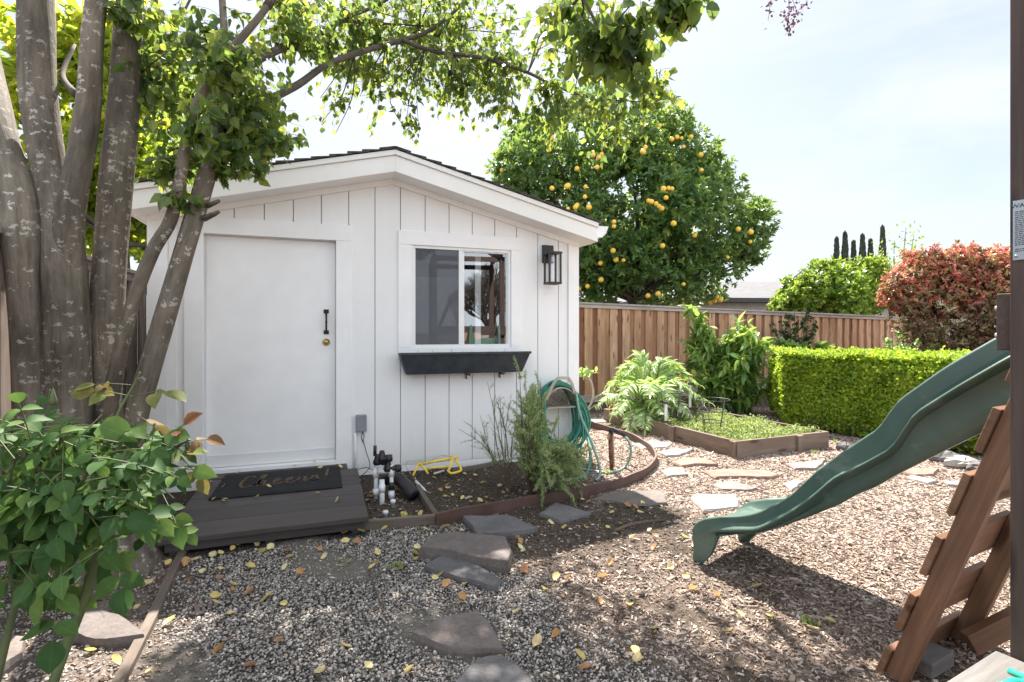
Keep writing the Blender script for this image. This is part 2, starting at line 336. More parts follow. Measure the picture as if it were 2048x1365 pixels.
def bark(name, c1, c2, spots=.62):
    m, n = newmat(name); f = noise(n, 9, (1, 1, .35), 7, .7); g = noise(n, 45, (1, 1, 1), 3)
    c = ramp(n, f, [c1, c2], [.3, .72])
    mpv = nd(n, 'ShaderNodeMapping'); mpv.inputs['Scale'].default_value = (19, 19, 42); dn = nd(n, 'ShaderNodeTexNoise', _Scale=60.0, _Detail=2.0)
    gcv = attr(n, 'gc').outputs['Vector']; n.links.new(gcv, dn.inputs['Vector']); vm_ = nd(n, 'ShaderNodeVectorMath', operation='MULTIPLY_ADD'); vm_.inputs[1].default_value = (.06,) * 3
    n.links.new(dn.outputs['Color'], vm_.inputs[0]); n.links.new(gcv, vm_.inputs[2]); n.links.new(vm_.outputs[0], mpv.inputs[0])
    vz = nd(n, 'ShaderNodeTexVoronoi', _Scale=1.0); n.links.new(mpv.outputs[0], vz.inputs['Vector']); sc_ = nd(n, 'ShaderNodeSeparateColor'); n.links.new(vz.outputs['Color'], sc_.inputs[0])
    big = ramp(n, noise(n, 1.6, (1, 1, 1), 3), [(0, 0, 0), (.9, .9, .9)], [.36, .66]); ta = nd(n, 'ShaderNodeMath', operation='ADD'); n.links.new(sc_.outputs[0], ta.inputs[0]); n.links.new(big, ta.inputs[1]); th = nd(n, 'ShaderNodeMath', operation='MULTIPLY'); th.inputs[1].default_value = .5; n.links.new(ta.outputs[0], th.inputs[0])
    sel = ramp(n, th.outputs[0], [(0, 0, 0), (1, 1, 1)], [.995, 1.0] if False else [.555, .57]); dsp = ramp(n, vz.outputs['Distance'], [(.9, .9, .9), (0, 0, 0)], [.30, .42])
    c = mixc(n, mixc(n, 1.0, sel, dsp, 'MULTIPLY'), c, (.42, .41, .37))
    st = noise(n, 26, (1, 1, .12), 6, .7, dist=.5); c = mixc(n, .6, c, ramp(n, st, [(.55, .52, .5), (1.3, 1.28, 1.25)], [.36, .62]), 'MULTIPLY')
    s2 = noise(n, 4, (1, 1, .5), 3); c = mixc(n, .7, c, ramp(n, s2, [(.55, .5, .45), (1.3, 1.25, 1.2)], [.35, .65]), 'MULTIPLY')
    hb = mixc(n, .5, ramp(n, f, [(0, 0, 0), (1, 1, 1)], [.3, .7]), ramp(n, st, [(0, 0, 0), (1, 1, 1)], [.3, .7])); return finish(m, n, c, .85, hb, .9, .015)
M['bark'] = bark('lichen_spotted_bark', (.090, .078, .063), (.235, .208, .172))
M['bark2'] = plain('grey_bark', (.09, .075, .06), .9, mot=.3, sc=10, bstr=.6)
M['stem'] = plain('green_stem', (.10, .13, .05), .6, mot=.3)
M['twig'] = plain('brown_twig', (.12, .08, .055), .8, mot=.3)
def stone(name, c1, c2):
    m, n = newmat(name); s = nd(n, 'ShaderNodeNewGeometry').outputs['Position']; f = noise(n, 5, (1, 1, 1), 6, .7, src=s); g = noise(n, 60, (1, 1, 1), 4, .7, src=s)
    r = attr(n, 'rnd').outputs['Fac']; c = ramp(n, f, [c1, c2], [.3, .7]); c = mixc(n, 1, c, ramp(n, r, [(.85, .85, .85), (1.12, 1.1, 1.08)]), 'MULTIPLY')
    c = mixc(n, .5, c, ramp(n, g, [(.6, .6, .6), (1.25, 1.25, 1.25)], [.35, .65]), 'MULTIPLY')
    h = noise(n, 14, (1, 1, 1), 7, .75, src=s)
    return finish(m, n, c, .85, h, .55, .012)
M['stone_grey'] = stone('grey_flagstone', (.085, .082, .088), (.15, .145, .15)); M['stone_brown'] = stone('brown_flagstone', (.105, .085, .08), (.185, .16, .15))
M['stone_pink'] = stone('pinkish_flagstone', (.17, .14, .13), (.28, .24, .225))
M['stone_red'] = stone('red_flagstone', (.19, .105, .085), (.28, .18, .15))
M['stone_pale'] = stone('pale_flagstone', (.27, .25, .235), (.40, .375, .35))

def screen():
    m, n = newmat('insect_screen_mesh'); d = nd(n, 'ShaderNodeBsdfDiffuse'); d.inputs[0].default_value = (.15, .16, .18, 1); t = nd(n, 'ShaderNodeBsdfTransparent')
    x = nd(n, 'ShaderNodeMixShader'); x.inputs[0].default_value = .6; n.links.new(t.outputs[0], x.inputs[1]); n.links.new(d.outputs[0], x.inputs[2]); o = nd(n, 'ShaderNodeOutputMaterial'); n.links.new(x.outputs[0], o.inputs[0]); return m
M['screen'] = screen()
M['nail'] = plain('painted_nail_head', (.50, .48, .46), .6)
# ================================================================ THE GROUND
def sstep(a, b, x): t = np.clip((x - a) / (b - a), 0, 1); return t * t * (3 - 2 * t)
def z_gravel(x, y):
    b = -.50 + .62 * (3.6 - y) + .22 * vnoise(x, y, .9, 3)
    g = 1 - sstep(-.12, .22, x - b); g = g * (1 - sstep(3.62, 3.8, y))
    left = 1 - sstep(-.12, .12, x - (-1.62 - .40 * (y - 2.6)))     # beyond the long timber: soil with few pebbles
    return g * (1 - .62 * left)
def z_bare(x, y):  # patches of packed dirt
    return sstep(.30, .62, vnoise(x, y, .75, 11))
def z_soil(x, y):
    a = sstep(3.35, 3.75, y + .12 * vnoise(x, y, 1.5, 5)) * (1 - sstep(.55, .9, x + .05 * vnoise(x, y, 2, 8))) * (1 - sstep(5.4, 6.0, y))
    mid = (1 - sstep(.5, 1.0, x + (y - 3.3) * .25)) * sstep(2.6, 3.3, y)
    side = (1 - sstep(1.15, 1.75, x + .35 * vnoise(x, y, .8, 14) + .25 * (y - 3.3))) * (1 - sstep(4.0, 4.5, y)) * (.70 + .3 * vnoise(x, y, 1.3, 15) + .35 * sstep(3.1, 3.5, y))
    back = sstep(7.9, 8.6, y - .25 * x)
    return np.clip(np.maximum(np.maximum(a, mid * .9), np.maximum(back, side)), 0, 1)
def gheight(x, y):
    near = (1 - sstep(6, 9, np.abs(x) + 0 * y)) * (1 - sstep(11, 14, y))
    return near * (.006 * vnoise(x, y, 1.1, 21) + .004 * vnoise(x, y, 4, 22))
def axis_pts(a, b, st, far):
    c = list(np.arange(a, b + 1e-6, st)); s = st; l = [a]; r = [b]
    while r[-1] < far: s *= 1.35; r.append(r[-1] + s)
    s = st
    while l[-1] > -far: s *= 1.35; l.append(l[-1] - s)
    return np.array(l[:0:-1] + c + r[1:])
gx = axis_pts(-4.5, 6.5, .06, 400); gy = axis_pts(.6, 11, .06, 400)
GX, GY = np.meshgrid(gx, gy); nx, ny = len(gx), len(gy)
GZ = gheight(GX, GY)
me = bpy.data.meshes.new('ground'); ground = bpy.data.objects.new('ground', me); COL.objects.link(ground)
me.vertices.add(nx * ny); me.vertices.foreach_set('co', np.stack([GX, GY, GZ], -1).astype(np.float32).ravel())
I, J = np.meshgrid(np.arange(nx - 1), np.arange(ny - 1)); q = (J * nx + I)
idx = np.stack([q, q + 1, q + 1 + nx, q + nx], -1).reshape(-1)
me.loops.add(len(idx)); me.loops.foreach_set('vertex_index', idx.astype(np.int32)); npoly = (nx - 1) * (ny - 1)
me.polygons.add(npoly); me.polygons.foreach_set('loop_start', (np.arange(npoly) * 4).astype(np.int32)); me.polygons.foreach_set('loop_total', np.full(npoly, 4, np.int32))
me.polygons.foreach_set('use_smooth', np.ones(npoly, bool)); me.update(calc_edges=True)
for nm, fn in (('gravel', z_gravel), ('soil', z_soil), ('bare', z_bare)):
    a = me.attributes.new(nm, 'FLOAT', 'POINT'); a.data.foreach_set('value', fn(GX, GY).astype(np.float32).ravel())
m, n = newmat('ground_surface'); pos = nd(n, 'ShaderNodeNewGeometry').outputs['Position']
f1 = noise(n, 1.3, detail=5, src=pos); f2 = noise(n, 30, detail=6, rough=.75, src=pos); f3 = noise(n, 110, detail=3, rough=.7, src=pos)
vo = nd(n, 'ShaderNodeTexVoronoi', _Scale=85.0); mpp = nd(n, 'ShaderNodeMapping'); mpp.inputs['Scale'].default_value = (1, .55, 1); mpp.inputs['Rotation'].default_value = (0, 0, .5)
n.links.new(pos, mpp.inputs[0]); n.links.new(mpp.outputs[0], vo.inputs['Vector'])
sx = nd(n, 'ShaderNodeSeparateColor'); n.links.new(vo.outputs['Color'], sx.inputs[0])
chip = ramp(n, sx.outputs[0], [(.15, .11, .09), (.28, .215, .185), (.40, .325, .285), (.52, .45, .40)], [0, .4, .75, 1])
mul = mixc(n, 1, chip, ramp(n, f1, [(.75, .73, .70), (1.15, 1.13, 1.1)], [.35, .65]), 'MULTIPLY')
so = mixc(n, 1, ramp(n, f2, [(.032, .025, .020), (.092, .073, .058)], [.35, .65]), ramp(n, f1, [(.8, .8, .8), (1.3, 1.25, 1.2)]), 'MULTIPLY')
pebv = ramp(n, sx.outputs[1], [(.06, .054, .05), (.14, .128, .12), (.28, .26, .245)], [0, .6, 1]); pv = ramp(n, vo.outputs['Distance'], [(1, 1, 1), (.3, .3, .3)], [.2, .5])
gv = mixc(n, 1, pebv, pv, 'MULTIPLY'); dirt = ramp(n, f2, [(.11, .098, .085), (.19, .17, .15)], [.3, .7])
gv = mixc(n, attr(n, 'bare').outputs['Fac'], gv, dirt)
c = mixc(n, attr(n, 'soil').outputs['Fac'], mul, so); c = mixc(n, attr(n, 'gravel').outputs['Fac'], c, gv)
c = mixc(n, .5, c, ramp(n, f3, [(.5, .5, .5), (1.4, 1.4, 1.4)], [.35, .65]), 'MULTIPLY')
hh = mixc(n, .5, ramp(n, vo.outputs['Distance'], [(1, 1, 1), (0, 0, 0)], [.0, .6]), ramp(n, f2, [(0, 0, 0), (1, 1, 1)]))
finish(m, n, c, .95, hh, .8, .012, spec=.2); me.materials.append(m); tag(ground, kind='structure')

# loose material on it: uncountable
def scatter(N, x0, x1, y0, y1, dens):
    xs = []; ys = []; tot = 0
    while tot < N:
        x = rng.uniform(x0, x1, N * 2); y = rng.uniform(y0, y1, N * 2); k = rng.uniform(0, 1, N * 2) < dens(x, y)
        xs.append(x[k]); ys.append(y[k]); tot += int(k.sum())
    return np.concatenate(xs)[:N], np.concatenate(ys)[:N]
FOOT = []       # convex footprints the loose stuff keeps out of
def inside(poly, x, y, pad=0):
    p = np.array([(a[0], a[1]) for a in poly]); c = p.mean(0); r = np.ones(x.shape, bool); sgn = 0
    for i in range(len(p)):
        a = p[i]; b = p[(i + 1) % len(p)]; e = b - a; nn = np.array([e[1], -e[0]]) / (np.hypot(*e) + 1e-9)
        if np.dot(nn, c - a) > 0: nn = -nn
        r &= ((x - a[0]) * nn[0] + (y - a[1]) * nn[1]) < pad
    return r
def rotm(N, flat=.35):
    a = rng.uniform(0, 2 * np.pi, N); t = rng.normal(0, flat, N); u = rng.normal(0, flat, N)
    ca, sa, ct, st, cu, su = np.cos(a), np.sin(a), np.cos(t), np.sin(t), np.cos(u), np.sin(u); z = np.zeros(N); o = np.ones(N)
    Rz = np.stack([np.stack([ca, -sa, z], -1), np.stack([sa, ca, z], -1), np.stack([z, z, o], -1)], 1)
    Rx = np.stack([np.stack([o, z, z], -1), np.stack([z, ct, -st], -1), np.stack([z, st, ct], -1)], 1)
    Ry = np.stack([np.stack([cu, z, su], -1), np.stack([z, o, z], -1), np.stack([-su, z, cu], -1)], 1)
    return Rz @ Rx @ Ry
def rndmat(name, cols, rough=.8, spec=.3, pos_=None):
    m, n = newmat(name); c = ramp(n, attr(n, 'rnd').outputs['Fac'], cols, pos_)
    s = nd(n, 'ShaderNodeNewGeometry').outputs['Position']; f = noise(n, 80, src=s, detail=3)
    c = mixc(n, .4, c, ramp(n, f, [(.6, .6, .6), (1.3, 1.3, 1.3)], [.35, .65]), 'MULTIPLY'); return finish(m, n, c, rough, spec=spec)
def scatter_all():
    # pebbles
    t = (1 + 5 ** .5) / 2
    iv = norm(np.array([(-1, t, 0), (1, t, 0), (-1, -t, 0), (1, -t, 0), (0, -1, t), (0, 1, t), (0, -1, -t), (0, 1, -t), (t, 0, -1), (t, 0, 1), (-t, 0, -1), (-t, 0, 1)], float))
    it = np.array([(0, 11, 5), (0, 5, 1), (0, 1, 7), (0, 7, 10), (0, 10, 11), (1, 5, 9), (5, 11, 4), (11, 10, 2), (10, 7, 6), (7, 1, 8), (3, 9, 4), (3, 4, 2), (3, 2, 6), (3, 6, 8), (3, 8, 9), (4, 9, 5), (2, 4, 11), (6, 2, 10), (8, 6, 7), (9, 8, 1)])
    def dp(x, y):
        d = z_gravel(x, y) * (1 - .82 * z_bare(x, y)) + .012 * (1 - sstep(2.0, 3.4, x)) * (y < 4.5)
        d = d * np.where(y > 2.9, .8, 1)
        for p in FOOT: d = np.where(inside(p, x, y, .0), 0, d)
        return d
    N = 36000; x, y = scatter(N, -2.9, 2.2, 1.45, 4.3, dp); s = .0043 * np.exp(rng.normal(0, .30, N))
    V = iv[None] * (1 + .16 * rng.normal(size=(N, 12, 1))) * np.stack([s * rng.uniform(.9, 1.45, N), s, s * rng.uniform(.55, .9, N)], -1)[:, None]
    V = np.einsum('nij,nkj->nki', rotm(N, .3), V); V += np.stack([x, y, gheight(x, y) + s * .45], -1)[:, None]
    o = npmesh('gravel', V, it, rng.uniform(0, 1, N), rndmat('pebbles', [(.10, .085, .074), (.20, .175, .158), (.31, .28, .255), (.42, .38, .35), (.62, .575, .53)], .7, .35, [0, .2, .5, .8, 1]), smooth=True)
    tag(o, 'small grey and white pebbles spread over the ground before the step', 'gravel', kind='stuff')
    # bark chips
    cv = np.array([(-1, -1, -1), (1, -.8, -1), (.9, 1, -1), (-1, .8, -1), (-.9, -1, 1), (1, -1, 1), (1, .9, 1), (-1, 1, 1)], float) * .5
    ct = np.array([(0, 2, 1), (0, 3, 2), (4, 5, 6), (4, 6, 7), (0, 1, 5), (0, 5, 4), (1, 2, 6), (1, 6, 5), (2, 3, 7), (2, 7, 6), (3, 0, 4), (3, 4, 7)])
    def dm(x, y):
        d = (1 - z_gravel(x, y) * .97) * (1 - .93 * z_soil(x, y)) * np.clip(5.5 / (y * y), .06, 1) * np.where(x > -1.6, 1, .25)
        d = d * (x < y * 1.05 + .4) * (x > -y * 1.05 - .4)
        for p in FOOT: d = np.where(inside(p, x, y, .0), 0, d)
        return d
    N = 125000; x, y = scatter(N, -2.5, 7, 1.4, 10, dm); k = np.exp(rng.normal(0, .45, N)) * (1 + .05 * (y - 2))
    dim = np.stack([.0110 * k, .0034 * k * rng.uniform(.6, 1.5, N), .0028 * k], -1)
    V = np.einsum('nij,nkj->nki', rotm(N, .22), (cv[None] + .12 * rng.normal(size=(N, 8, 3))) * dim[:, None]); V += np.stack([x, y, gheight(x, y) + .002 + .004 * rng.uniform(0, 1, N)], -1)[:, None]
    o = npmesh('bark_mulch', V, ct, rng.uniform(0, 1, N), rndmat('mulch_chips', [(.07, .047, .036), (.18, .128, .10), (.32, .25, .205), (.45, .375, .32), (.60, .53, .47)], .85, .25, [0, .3, .6, .85, 1]))
    tag(o, 'reddish brown wood chips spread loose over the yard', 'mulch', kind='stuff')
    # clods in the soil
    def ds(x, y):
        d = z_soil(x, y) * np.where(y < 6, 1, .25) * (1 - z_gravel(x, y))
        for p in FOOT: d = np.where(inside(p, x, y, .0), 0, d)
        return d
    N = 9000; x, y = scatter(N, -2.5, 4.5, 2.6, 9, ds); s = .0055 * np.exp(rng.normal(0, .35, N))
    V = iv[None] * (1 + .3 * rng.normal(size=(N, 12, 1))) * s[:, None, None]; V = V * np.array([1, 1, .7]); V += np.stack([x, y, gheight(x, y) + s * .25], -1)[:, None]
    o = npmesh('soil_crumbs', V, it, rng.uniform(0, 1, N), rndmat('soil_clods', [(.03, .024, .02), (.075, .06, .048), (.13, .11, .09)], .95, .15))
    tag(o, 'dark crumbs of soil over the bed before the shed', 'soil', kind='stuff')
    # pine-straw like litter
    N = 4200; x, y = scatter(N, -2.2, 4, 1.5, 7, lambda x, y: (.35 + .65 * (1 - z_gravel(x, y))) * np.clip(5 / (y * y), .1, 1)); a = rng.uniform(0, 6.28, N); l = rng.uniform(.02, .075, N)
    d = np.stack([np.cos(a), np.sin(a), rng.normal(0, .08, N)], -1)
    o = leaves('dry_litter', np.stack([x, y, gheight(x, y) + .008 + 0 * x], -1), d, np.tile([0, 0, 1.], (N, 1)), l, rndmat('litter', [(.10, .06, .04), (.30, .2, .13), (.5, .4, .28)]), kind='needle', wid=.35, curl=.1)
    tag(o, 'thin dry stalks littered over the mulch and soil', 'litter', kind='stuff')

# ================================================================ THE SHED
shed = thing('garden_shed', S(.5, 0, 0), 'white painted wooden garden shed with a shallow gable roof', 'shed')
SL, SR_, SM = -1.47, 2.485, .5075; DEP = 3.6
def rooftop(s): return 3.02 - .25 * abs(s - SM)
def wtop(s): return rooftop(s) - .16
DR = (-1.077, 0.0, .0, 2.20); WI = (.693, 1.722, 1.20, 2.20)
def cutstrips(mb, s0, s1, t0, t1, zb, top, holes):
    cuts = sorted({s0, s1, *[c for h in holes for c in h[:2] if s0 < c < s1]} | ({SM} if s0 < SM < s1 else set()))
    for a, b in zip(cuts, cuts[1:]):
        iv = [(zb, None)]
        for h in holes:
            if h[0] <= a + 1e-6 and h[1] >= b - 1e-6:
                ni = []
                for lo, hi in iv:
                    H = hi if hi is not None else 9
                    if h[3] <= lo or h[2] >= H: ni.append((lo, hi)); continue
                    if h[2] > lo + .002: ni.append((lo, h[2]))
                    ni.append((h[3], hi))
                iv = ni
        for lo, hi in iv:
            za = hi if hi is not None else top(a); zc = hi if hi is not None else top(b)
            mb.hexa([S(a, t0, lo), S(b, t0, lo), S(b, t1, lo), S(a, t1, lo), S(a, t0, za), S(b, t0, zc), S(b, t1, zc), S(a, t1, za)])
HO = [DR, WI]
mb = MB(); g = [SL] + [.352 + .2395 * k for k in range(-7, 9)] + [SR_]
g = sorted(x for x in g if SL <= x <= SR_)
for a, b in zip(g, g[1:]): cutstrips(mb, a + .004, b - .004, 0, .014, .062, wtop, HO)
for a, b in zip(g, g[1:]):
    for zz in (.16, .62, 1.1, 1.6, 2.1, 2.42):
        s_ = a + .03 + random.uniform(-.006, .006)
        if zz < wtop(s_) - .15 and not any(h[0] - .16 < s_ < h[1] + .16 and h[2] - .12 < zz < h[3] + .16 for h in HO):
            mb.lathe(S(s_, -.0002, zz + random.uniform(-.02, .02)), [(0, .0008), (.0028, .0006), (.0034, 0)], 6, -SN)
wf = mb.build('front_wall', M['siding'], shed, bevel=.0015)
mb = MB(); cutstrips(mb, SL + .02, SR_ - .02, .0145, .03, .05, lambda s: wtop(s) - .01, HO); mb.build('wall_backing', M['groove'], wf)
mb = MB()
for sx_, sd in ((SL, 1), (SR_, -1)):
    for k in range(15):
        a, b = .02 + k * .24, .02 + (k + 1) * .24 - .008
        mb.hexa([S(sx_, a, .06), S(sx_ + sd * .02, a, .06), S(sx_ + sd * .02, b, .06), S(sx_, b, .06), S(sx_, a, wtop(sx_)), S(sx_ + sd * .02, a, wtop(sx_)), S(sx_ + sd * .02, b, wtop(sx_)), S(sx_, b, wtop(sx_))])
cutstrips(mb, SL + .02, SR_ - .02, DEP, DEP + .02, .06, wtop, [])
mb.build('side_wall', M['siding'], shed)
mb = MB()
for t0, t1, a, b in ((.002, .0285, SL, SR_),): mb.hexa([S(a, t0 - .006, -.04), S(b, t0 - .006, -.04), S(b, t1, -.04), S(a, t1, -.04), S(a, t0 - .006, .058), S(b, t0 - .006, .058), S(b, t1, .058), S(a, t1, .058)])
mb.hexa([S(SL, .03, -.03), S(SR_, .03, -.03), S(SR_, DEP, -.03), S(SL, DEP, -.03), S(SL, .03, .045), S(SR_, .03, .045), S(SR_, DEP, .045), S(SL, DEP, .045)])
mb.build('skirt_board', M['white'], shed, bevel=.002)
def sbox(mb, s0, s1, t0, t1, z0, z1): return mb.hexa([S(s0, t0, z0), S(s1, t0, z0), S(s1, t1, z0), S(s0, t1, z0), S(s0, t0, z1), S(s1, t0, z1), S(s1, t1, z1), S(s0, t1, z1)])
for a, b in ((SL - .02, SL + .13), (SR_ - .105, SR_ + .02)):
    mb = MB(); sbox(mb, a, b, -.02, 0, .0, min(wtop(a), wtop(b)) - .01); mb.build('corner_board', M['white2'], shed, bevel=.003)
mb = MB(); sbox(mb, SL + .131, SL + .19, -.012, 0, .0, wtop(SL) - .03)
mb.build('batten', M['white2'], shed, bevel=.002)
# frieze following the gable
mb = MB()
for a, b in ((SL, SM), (SM, SR_)):
    mb.hexa([S(a, -.03, wtop(a) - .09), S(b, -.03, wtop(b) - .09), S(b, 0, wtop(b) - .09), S(a, 0, wtop(a) - .09), S(a, -.03, wtop(a) + .02), S(b, -.03, wtop(b) + .02), S(b, 0, wtop(b) + .02), S(a, 0, wtop(a) + .02)])
mb.build('frieze_board', M['white'], shed)
# door
door = None
mb = MB(); sbox(mb, DR[0] + .006, DR[1] - .006, .05, .09, .165, 2.192); door = mb.build('door', M['white2'], shed, bevel=.002)
mb = MB(); sbox(mb, DR[0] + .012, DR[1] - .012, .044, .0495, .172, .275); mb.build('kick_plate', M['frame_metal'], door, bevel=.001)
mb = MB()
for z in (1.35, 1.545): sbox(mb, -.108, -.062, .040, .0498, z - .018, z + .018)
mb.tube(spline([S(-.085, .042, 1.365), S(-.085, .012, 1.385), S(-.085, .005, 1.4475), S(-.085, .012, 1.51), S(-.085, .042, 1.53)], 5), [.009] * 10 + [.011] * 1 + [.009] * 10, n=8)
mb.build('handle', M['bronze'], door, bevel=.002)
mb = MB(); mb.lathe(S(-.085, .050, 1.258), [(.0, .0), (.034, .0), (.034, .006), (.028, .014), (.017, .02), (.014, .03), (0, .03)], 16, -SN); mb.build('deadbolt', M['brass'], door)
mb = MB()
sbox(mb, DR[0] - .145, DR[0], -.024, .03, .0, 2.20); sbox(mb, DR[1], DR[1] + .14, -.024, .03, .0, 2.20); sbox(mb, DR[0] - .145, DR[1] + .14, -.024, .03, 2.2005, 2.345)
mb.build('door_casing', M['white2'], shed, bevel=.003)
mb = MB()
sbox(mb, DR[0] - .02, DR[0] + .004, .031, .12, .12, 2.19); sbox(mb, DR[1] - .004, DR[1] + .02, .031, .12, .12, 2.19); sbox(mb, DR[0] - .02, DR[1] + .02, .031, .12, 2.194, 2.22)
sbox(mb, DR[0], DR[1], -.03, .12, .115, .162)
mb.build('door_jamb', M['white'], shed, bevel=.002)
# window
mb = MB(); a, b, c0, d0 = WI
sbox(mb, a - .125, a, -.022, .03, c0, d0); sbox(mb, b, b + .12, -.022, .03, c0, d0); sbox(mb, a - .125, b + .12, -.022, .03, d0 + .0005, d0 + .135); sbox(mb, a - .125, b + .12, -.022, .03, c0 - .10, c0 - .0005)
win = mb.build('window', M['white2'], shed, bevel=.003)
mb = MB(); f = .028
sbox(mb, a, a + f, -.006, .045, c0, d0); sbox(mb, b - f, b, -.006, .045, c0, d0); sbox(mb, a + f, b - f, -.006, .045, d0 - f, d0); sbox(mb, a + f, b - f, -.006, .045, c0, c0 + f)
mb.build('window_frame', M['frame_metal'], win, bevel=.002)
mm = 1.198; mb = MB()
sbox(mb, mm - .028, mm + .012, -.003, .04, c0 + f, d0 - f); sbox(mb, a + f, a + f + .016, .004, .03, c0 + f, d0 - f); sbox(mb, mm + .012, mm + .03, .006, .035, c0 + f, d0 - f); sbox(mb, b - f - .015, b - f, .006, .035, c0 + f, d0 - f)
sbox(mb, mm + .03, b - f - .015, .006, .035, d0 - f - .012, d0 - f)
mb.build('sash', M['frame_metal'], win, bevel=.001)
mb = MB(); mb.add([S(a + f, .0152, c0 + f), S(mm - .028, .0152, c0 + f), S(mm - .028, .0152, d0 - f), S(a + f, .0152, d0 - f)], [(0, 1, 2, 3)])
mb.build('pane', M['glass_dim'], win)
mb = MB(); mb.add([S(mm + .03, .0222, c0 + f), S(b - f - .015, .0222, c0 + f), S(b - f - .015, .0222, d0 - f), S(mm + .03, .0222, d0 - f)], [(0, 1, 2, 3)])
mb.build('pane', M['glass'], win)
mb = MB(); mb.add([S(a + f + .016, .0035, c0 + f), S(mm - .029, .0035, c0 + f), S(mm - .029, .0035, d0 - f), S(a + f + .016, .0035, d0 - f)], [(0, 1, 2, 3)]); mb.build('insect_screen', M['screen'], win)
mb = MB(); sbox(mb, a + f, mm, .06, .064, c0, d0 - .3); mb.build('blind', M['blind'], win)
mb = MB(); sbox(mb, a + .7, a + .76, .18, .20, c0 - .02, d0 - .05); mb.build('curtain', M['white'], win)
# interior
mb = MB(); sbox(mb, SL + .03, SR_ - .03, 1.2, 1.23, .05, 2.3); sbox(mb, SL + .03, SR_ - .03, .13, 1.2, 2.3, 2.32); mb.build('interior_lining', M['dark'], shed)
mb = MB(); sbox(mb, .75, 1.6, .25, .7, .9, .94); mb.build('workbench', M['fencecap'], shed)
# roof
EH = 2.09; mb = MB(); OV = -.27
def rs(mb, s0, s1, t0, t1, dz0, dz1):
    mb.hexa([S(s0, t0, rooftop(s0) + dz0), S(s1, t0, rooftop(s1) + dz0), S(s1, t1, rooftop(s1) + dz0), S(s0, t1, rooftop(s0) + dz0), S(s0, t0, rooftop(s0) + dz1), S(s1, t0, rooftop(s1) + dz1), S(s1, t1, rooftop(s1) + dz1), S(s0, t1, rooftop(s0) + dz1)])
for s0, s1 in ((SM - EH, SM), (SM, SM + EH)): rs(mb, s0, s1, OV + .04, DEP + .2, -.035, -.003)
roof = mb.build('roof', M['fascia'], shed)
mb = MB(); NC = 15
for sd in (-1, 1):
    for k in range(NC):
        e0 = EH + .035 - k * (EH + .035) / NC; e1 = e0 - (EH + .035) / NC - .05
        nT = 26; tt = OV - .035
        while tt < DEP + .2:
            wdt = random.choice((.16, .24, .3)); t1 = min(tt + wdt, DEP + .22); dz = random.uniform(0, .008); ex = random.uniform(-.012, .012)
            so, si = SM + sd * (e0 + ex), SM + sd * max(e1, 0)
            mb.hexa([S(so, tt, rooftop(so) + .009), S(si, tt, rooftop(si) + .000), S(si, t1 - .004, rooftop(si) + .000), S(so, t1 - .004, rooftop(so) + .009),
                     S(so, tt, rooftop(so) + .024 + dz), S(si, tt, rooftop(si) + .005), S(si, t1 - .004, rooftop(si) + .005), S(so, t1 - .004, rooftop(so) + .024 + dz)]); tt = t1
for k in range(14):
    t = OV - .035 + k * .28
    for sd in (-1, 1): mb.hexa([S(SM, t, 3.035), S(SM + sd * .14, t, 3.004), S(SM + sd * .14, t + .3, 3.004), S(SM, t + .3, 3.035), S(SM, t, 3.043), S(SM + sd * .14, t, 3.012), S(SM + sd * .14, t + .3, 3.012), S(SM, t + .3, 3.043)])
mb.build('shingles', M['shingle'], roof)
for s0, s1 in ((SM - EH, SM), (SM, SM + EH)):
    mb = MB(); rs(mb, s0, s1, OV, OV + .025, -.20, -.052); mb.build('fascia_board', M['fascia'], roof, bevel=.003)
    mb = MB(); rs(mb, s0, s1, OV - .02, OV + .02, -.050, -.004); mb.build('rake_trim', M['fascia'], roof, bevel=.003)
    mb = MB(); rs(mb, s0, s1, OV + .026, .0, -.198, -.18); mb.build('soffit', M['white'], roof)
for s0 in (SM - EH, SM + EH - .02):
    mb = MB(); sbox(mb, s0, s0 + .02, OV + .026, DEP + .2, rooftop(s0) - .2, rooftop(s0) - .037); mb.build('eave_board', M['fascia'], roof)
for s0, s1 in ((SM - EH + .021, SL - .021), (SR_ + .021, SM + EH - .021)): mb = MB(); rs(mb, s0, s1, .001, DEP + .15, -.198, -.18); mb.build('eave_soffit', M['white'], roof)
mb = MB(); e = SM + EH; pr = [(0, -.13), (.05, -.13), (.095, -.085), (.125, -.01), (.115, -.01), (.085, -.075), (.045, -.118), (.01, -.118)]; zt = rooftop(e) - .02
rows = [[S(e + .003 + p[0], t, zt + p[1]) for p in pr] for t in (OV + .0, DEP + .2)]
mb.grid(rows, closed=True, smooth=False); mb.add(rows[0], [(0, 7, 6, 5, 4, 3, 2, 1)]); mb.add([S(e + .003 + p[0], OV + .006, zt + p[1]) for p in pr[:4]] + [S(e + .003, OV + .006, zt - .01)], [(0, 1, 2, 3, 4)])
mb.build('gutter', M['white2'], roof)
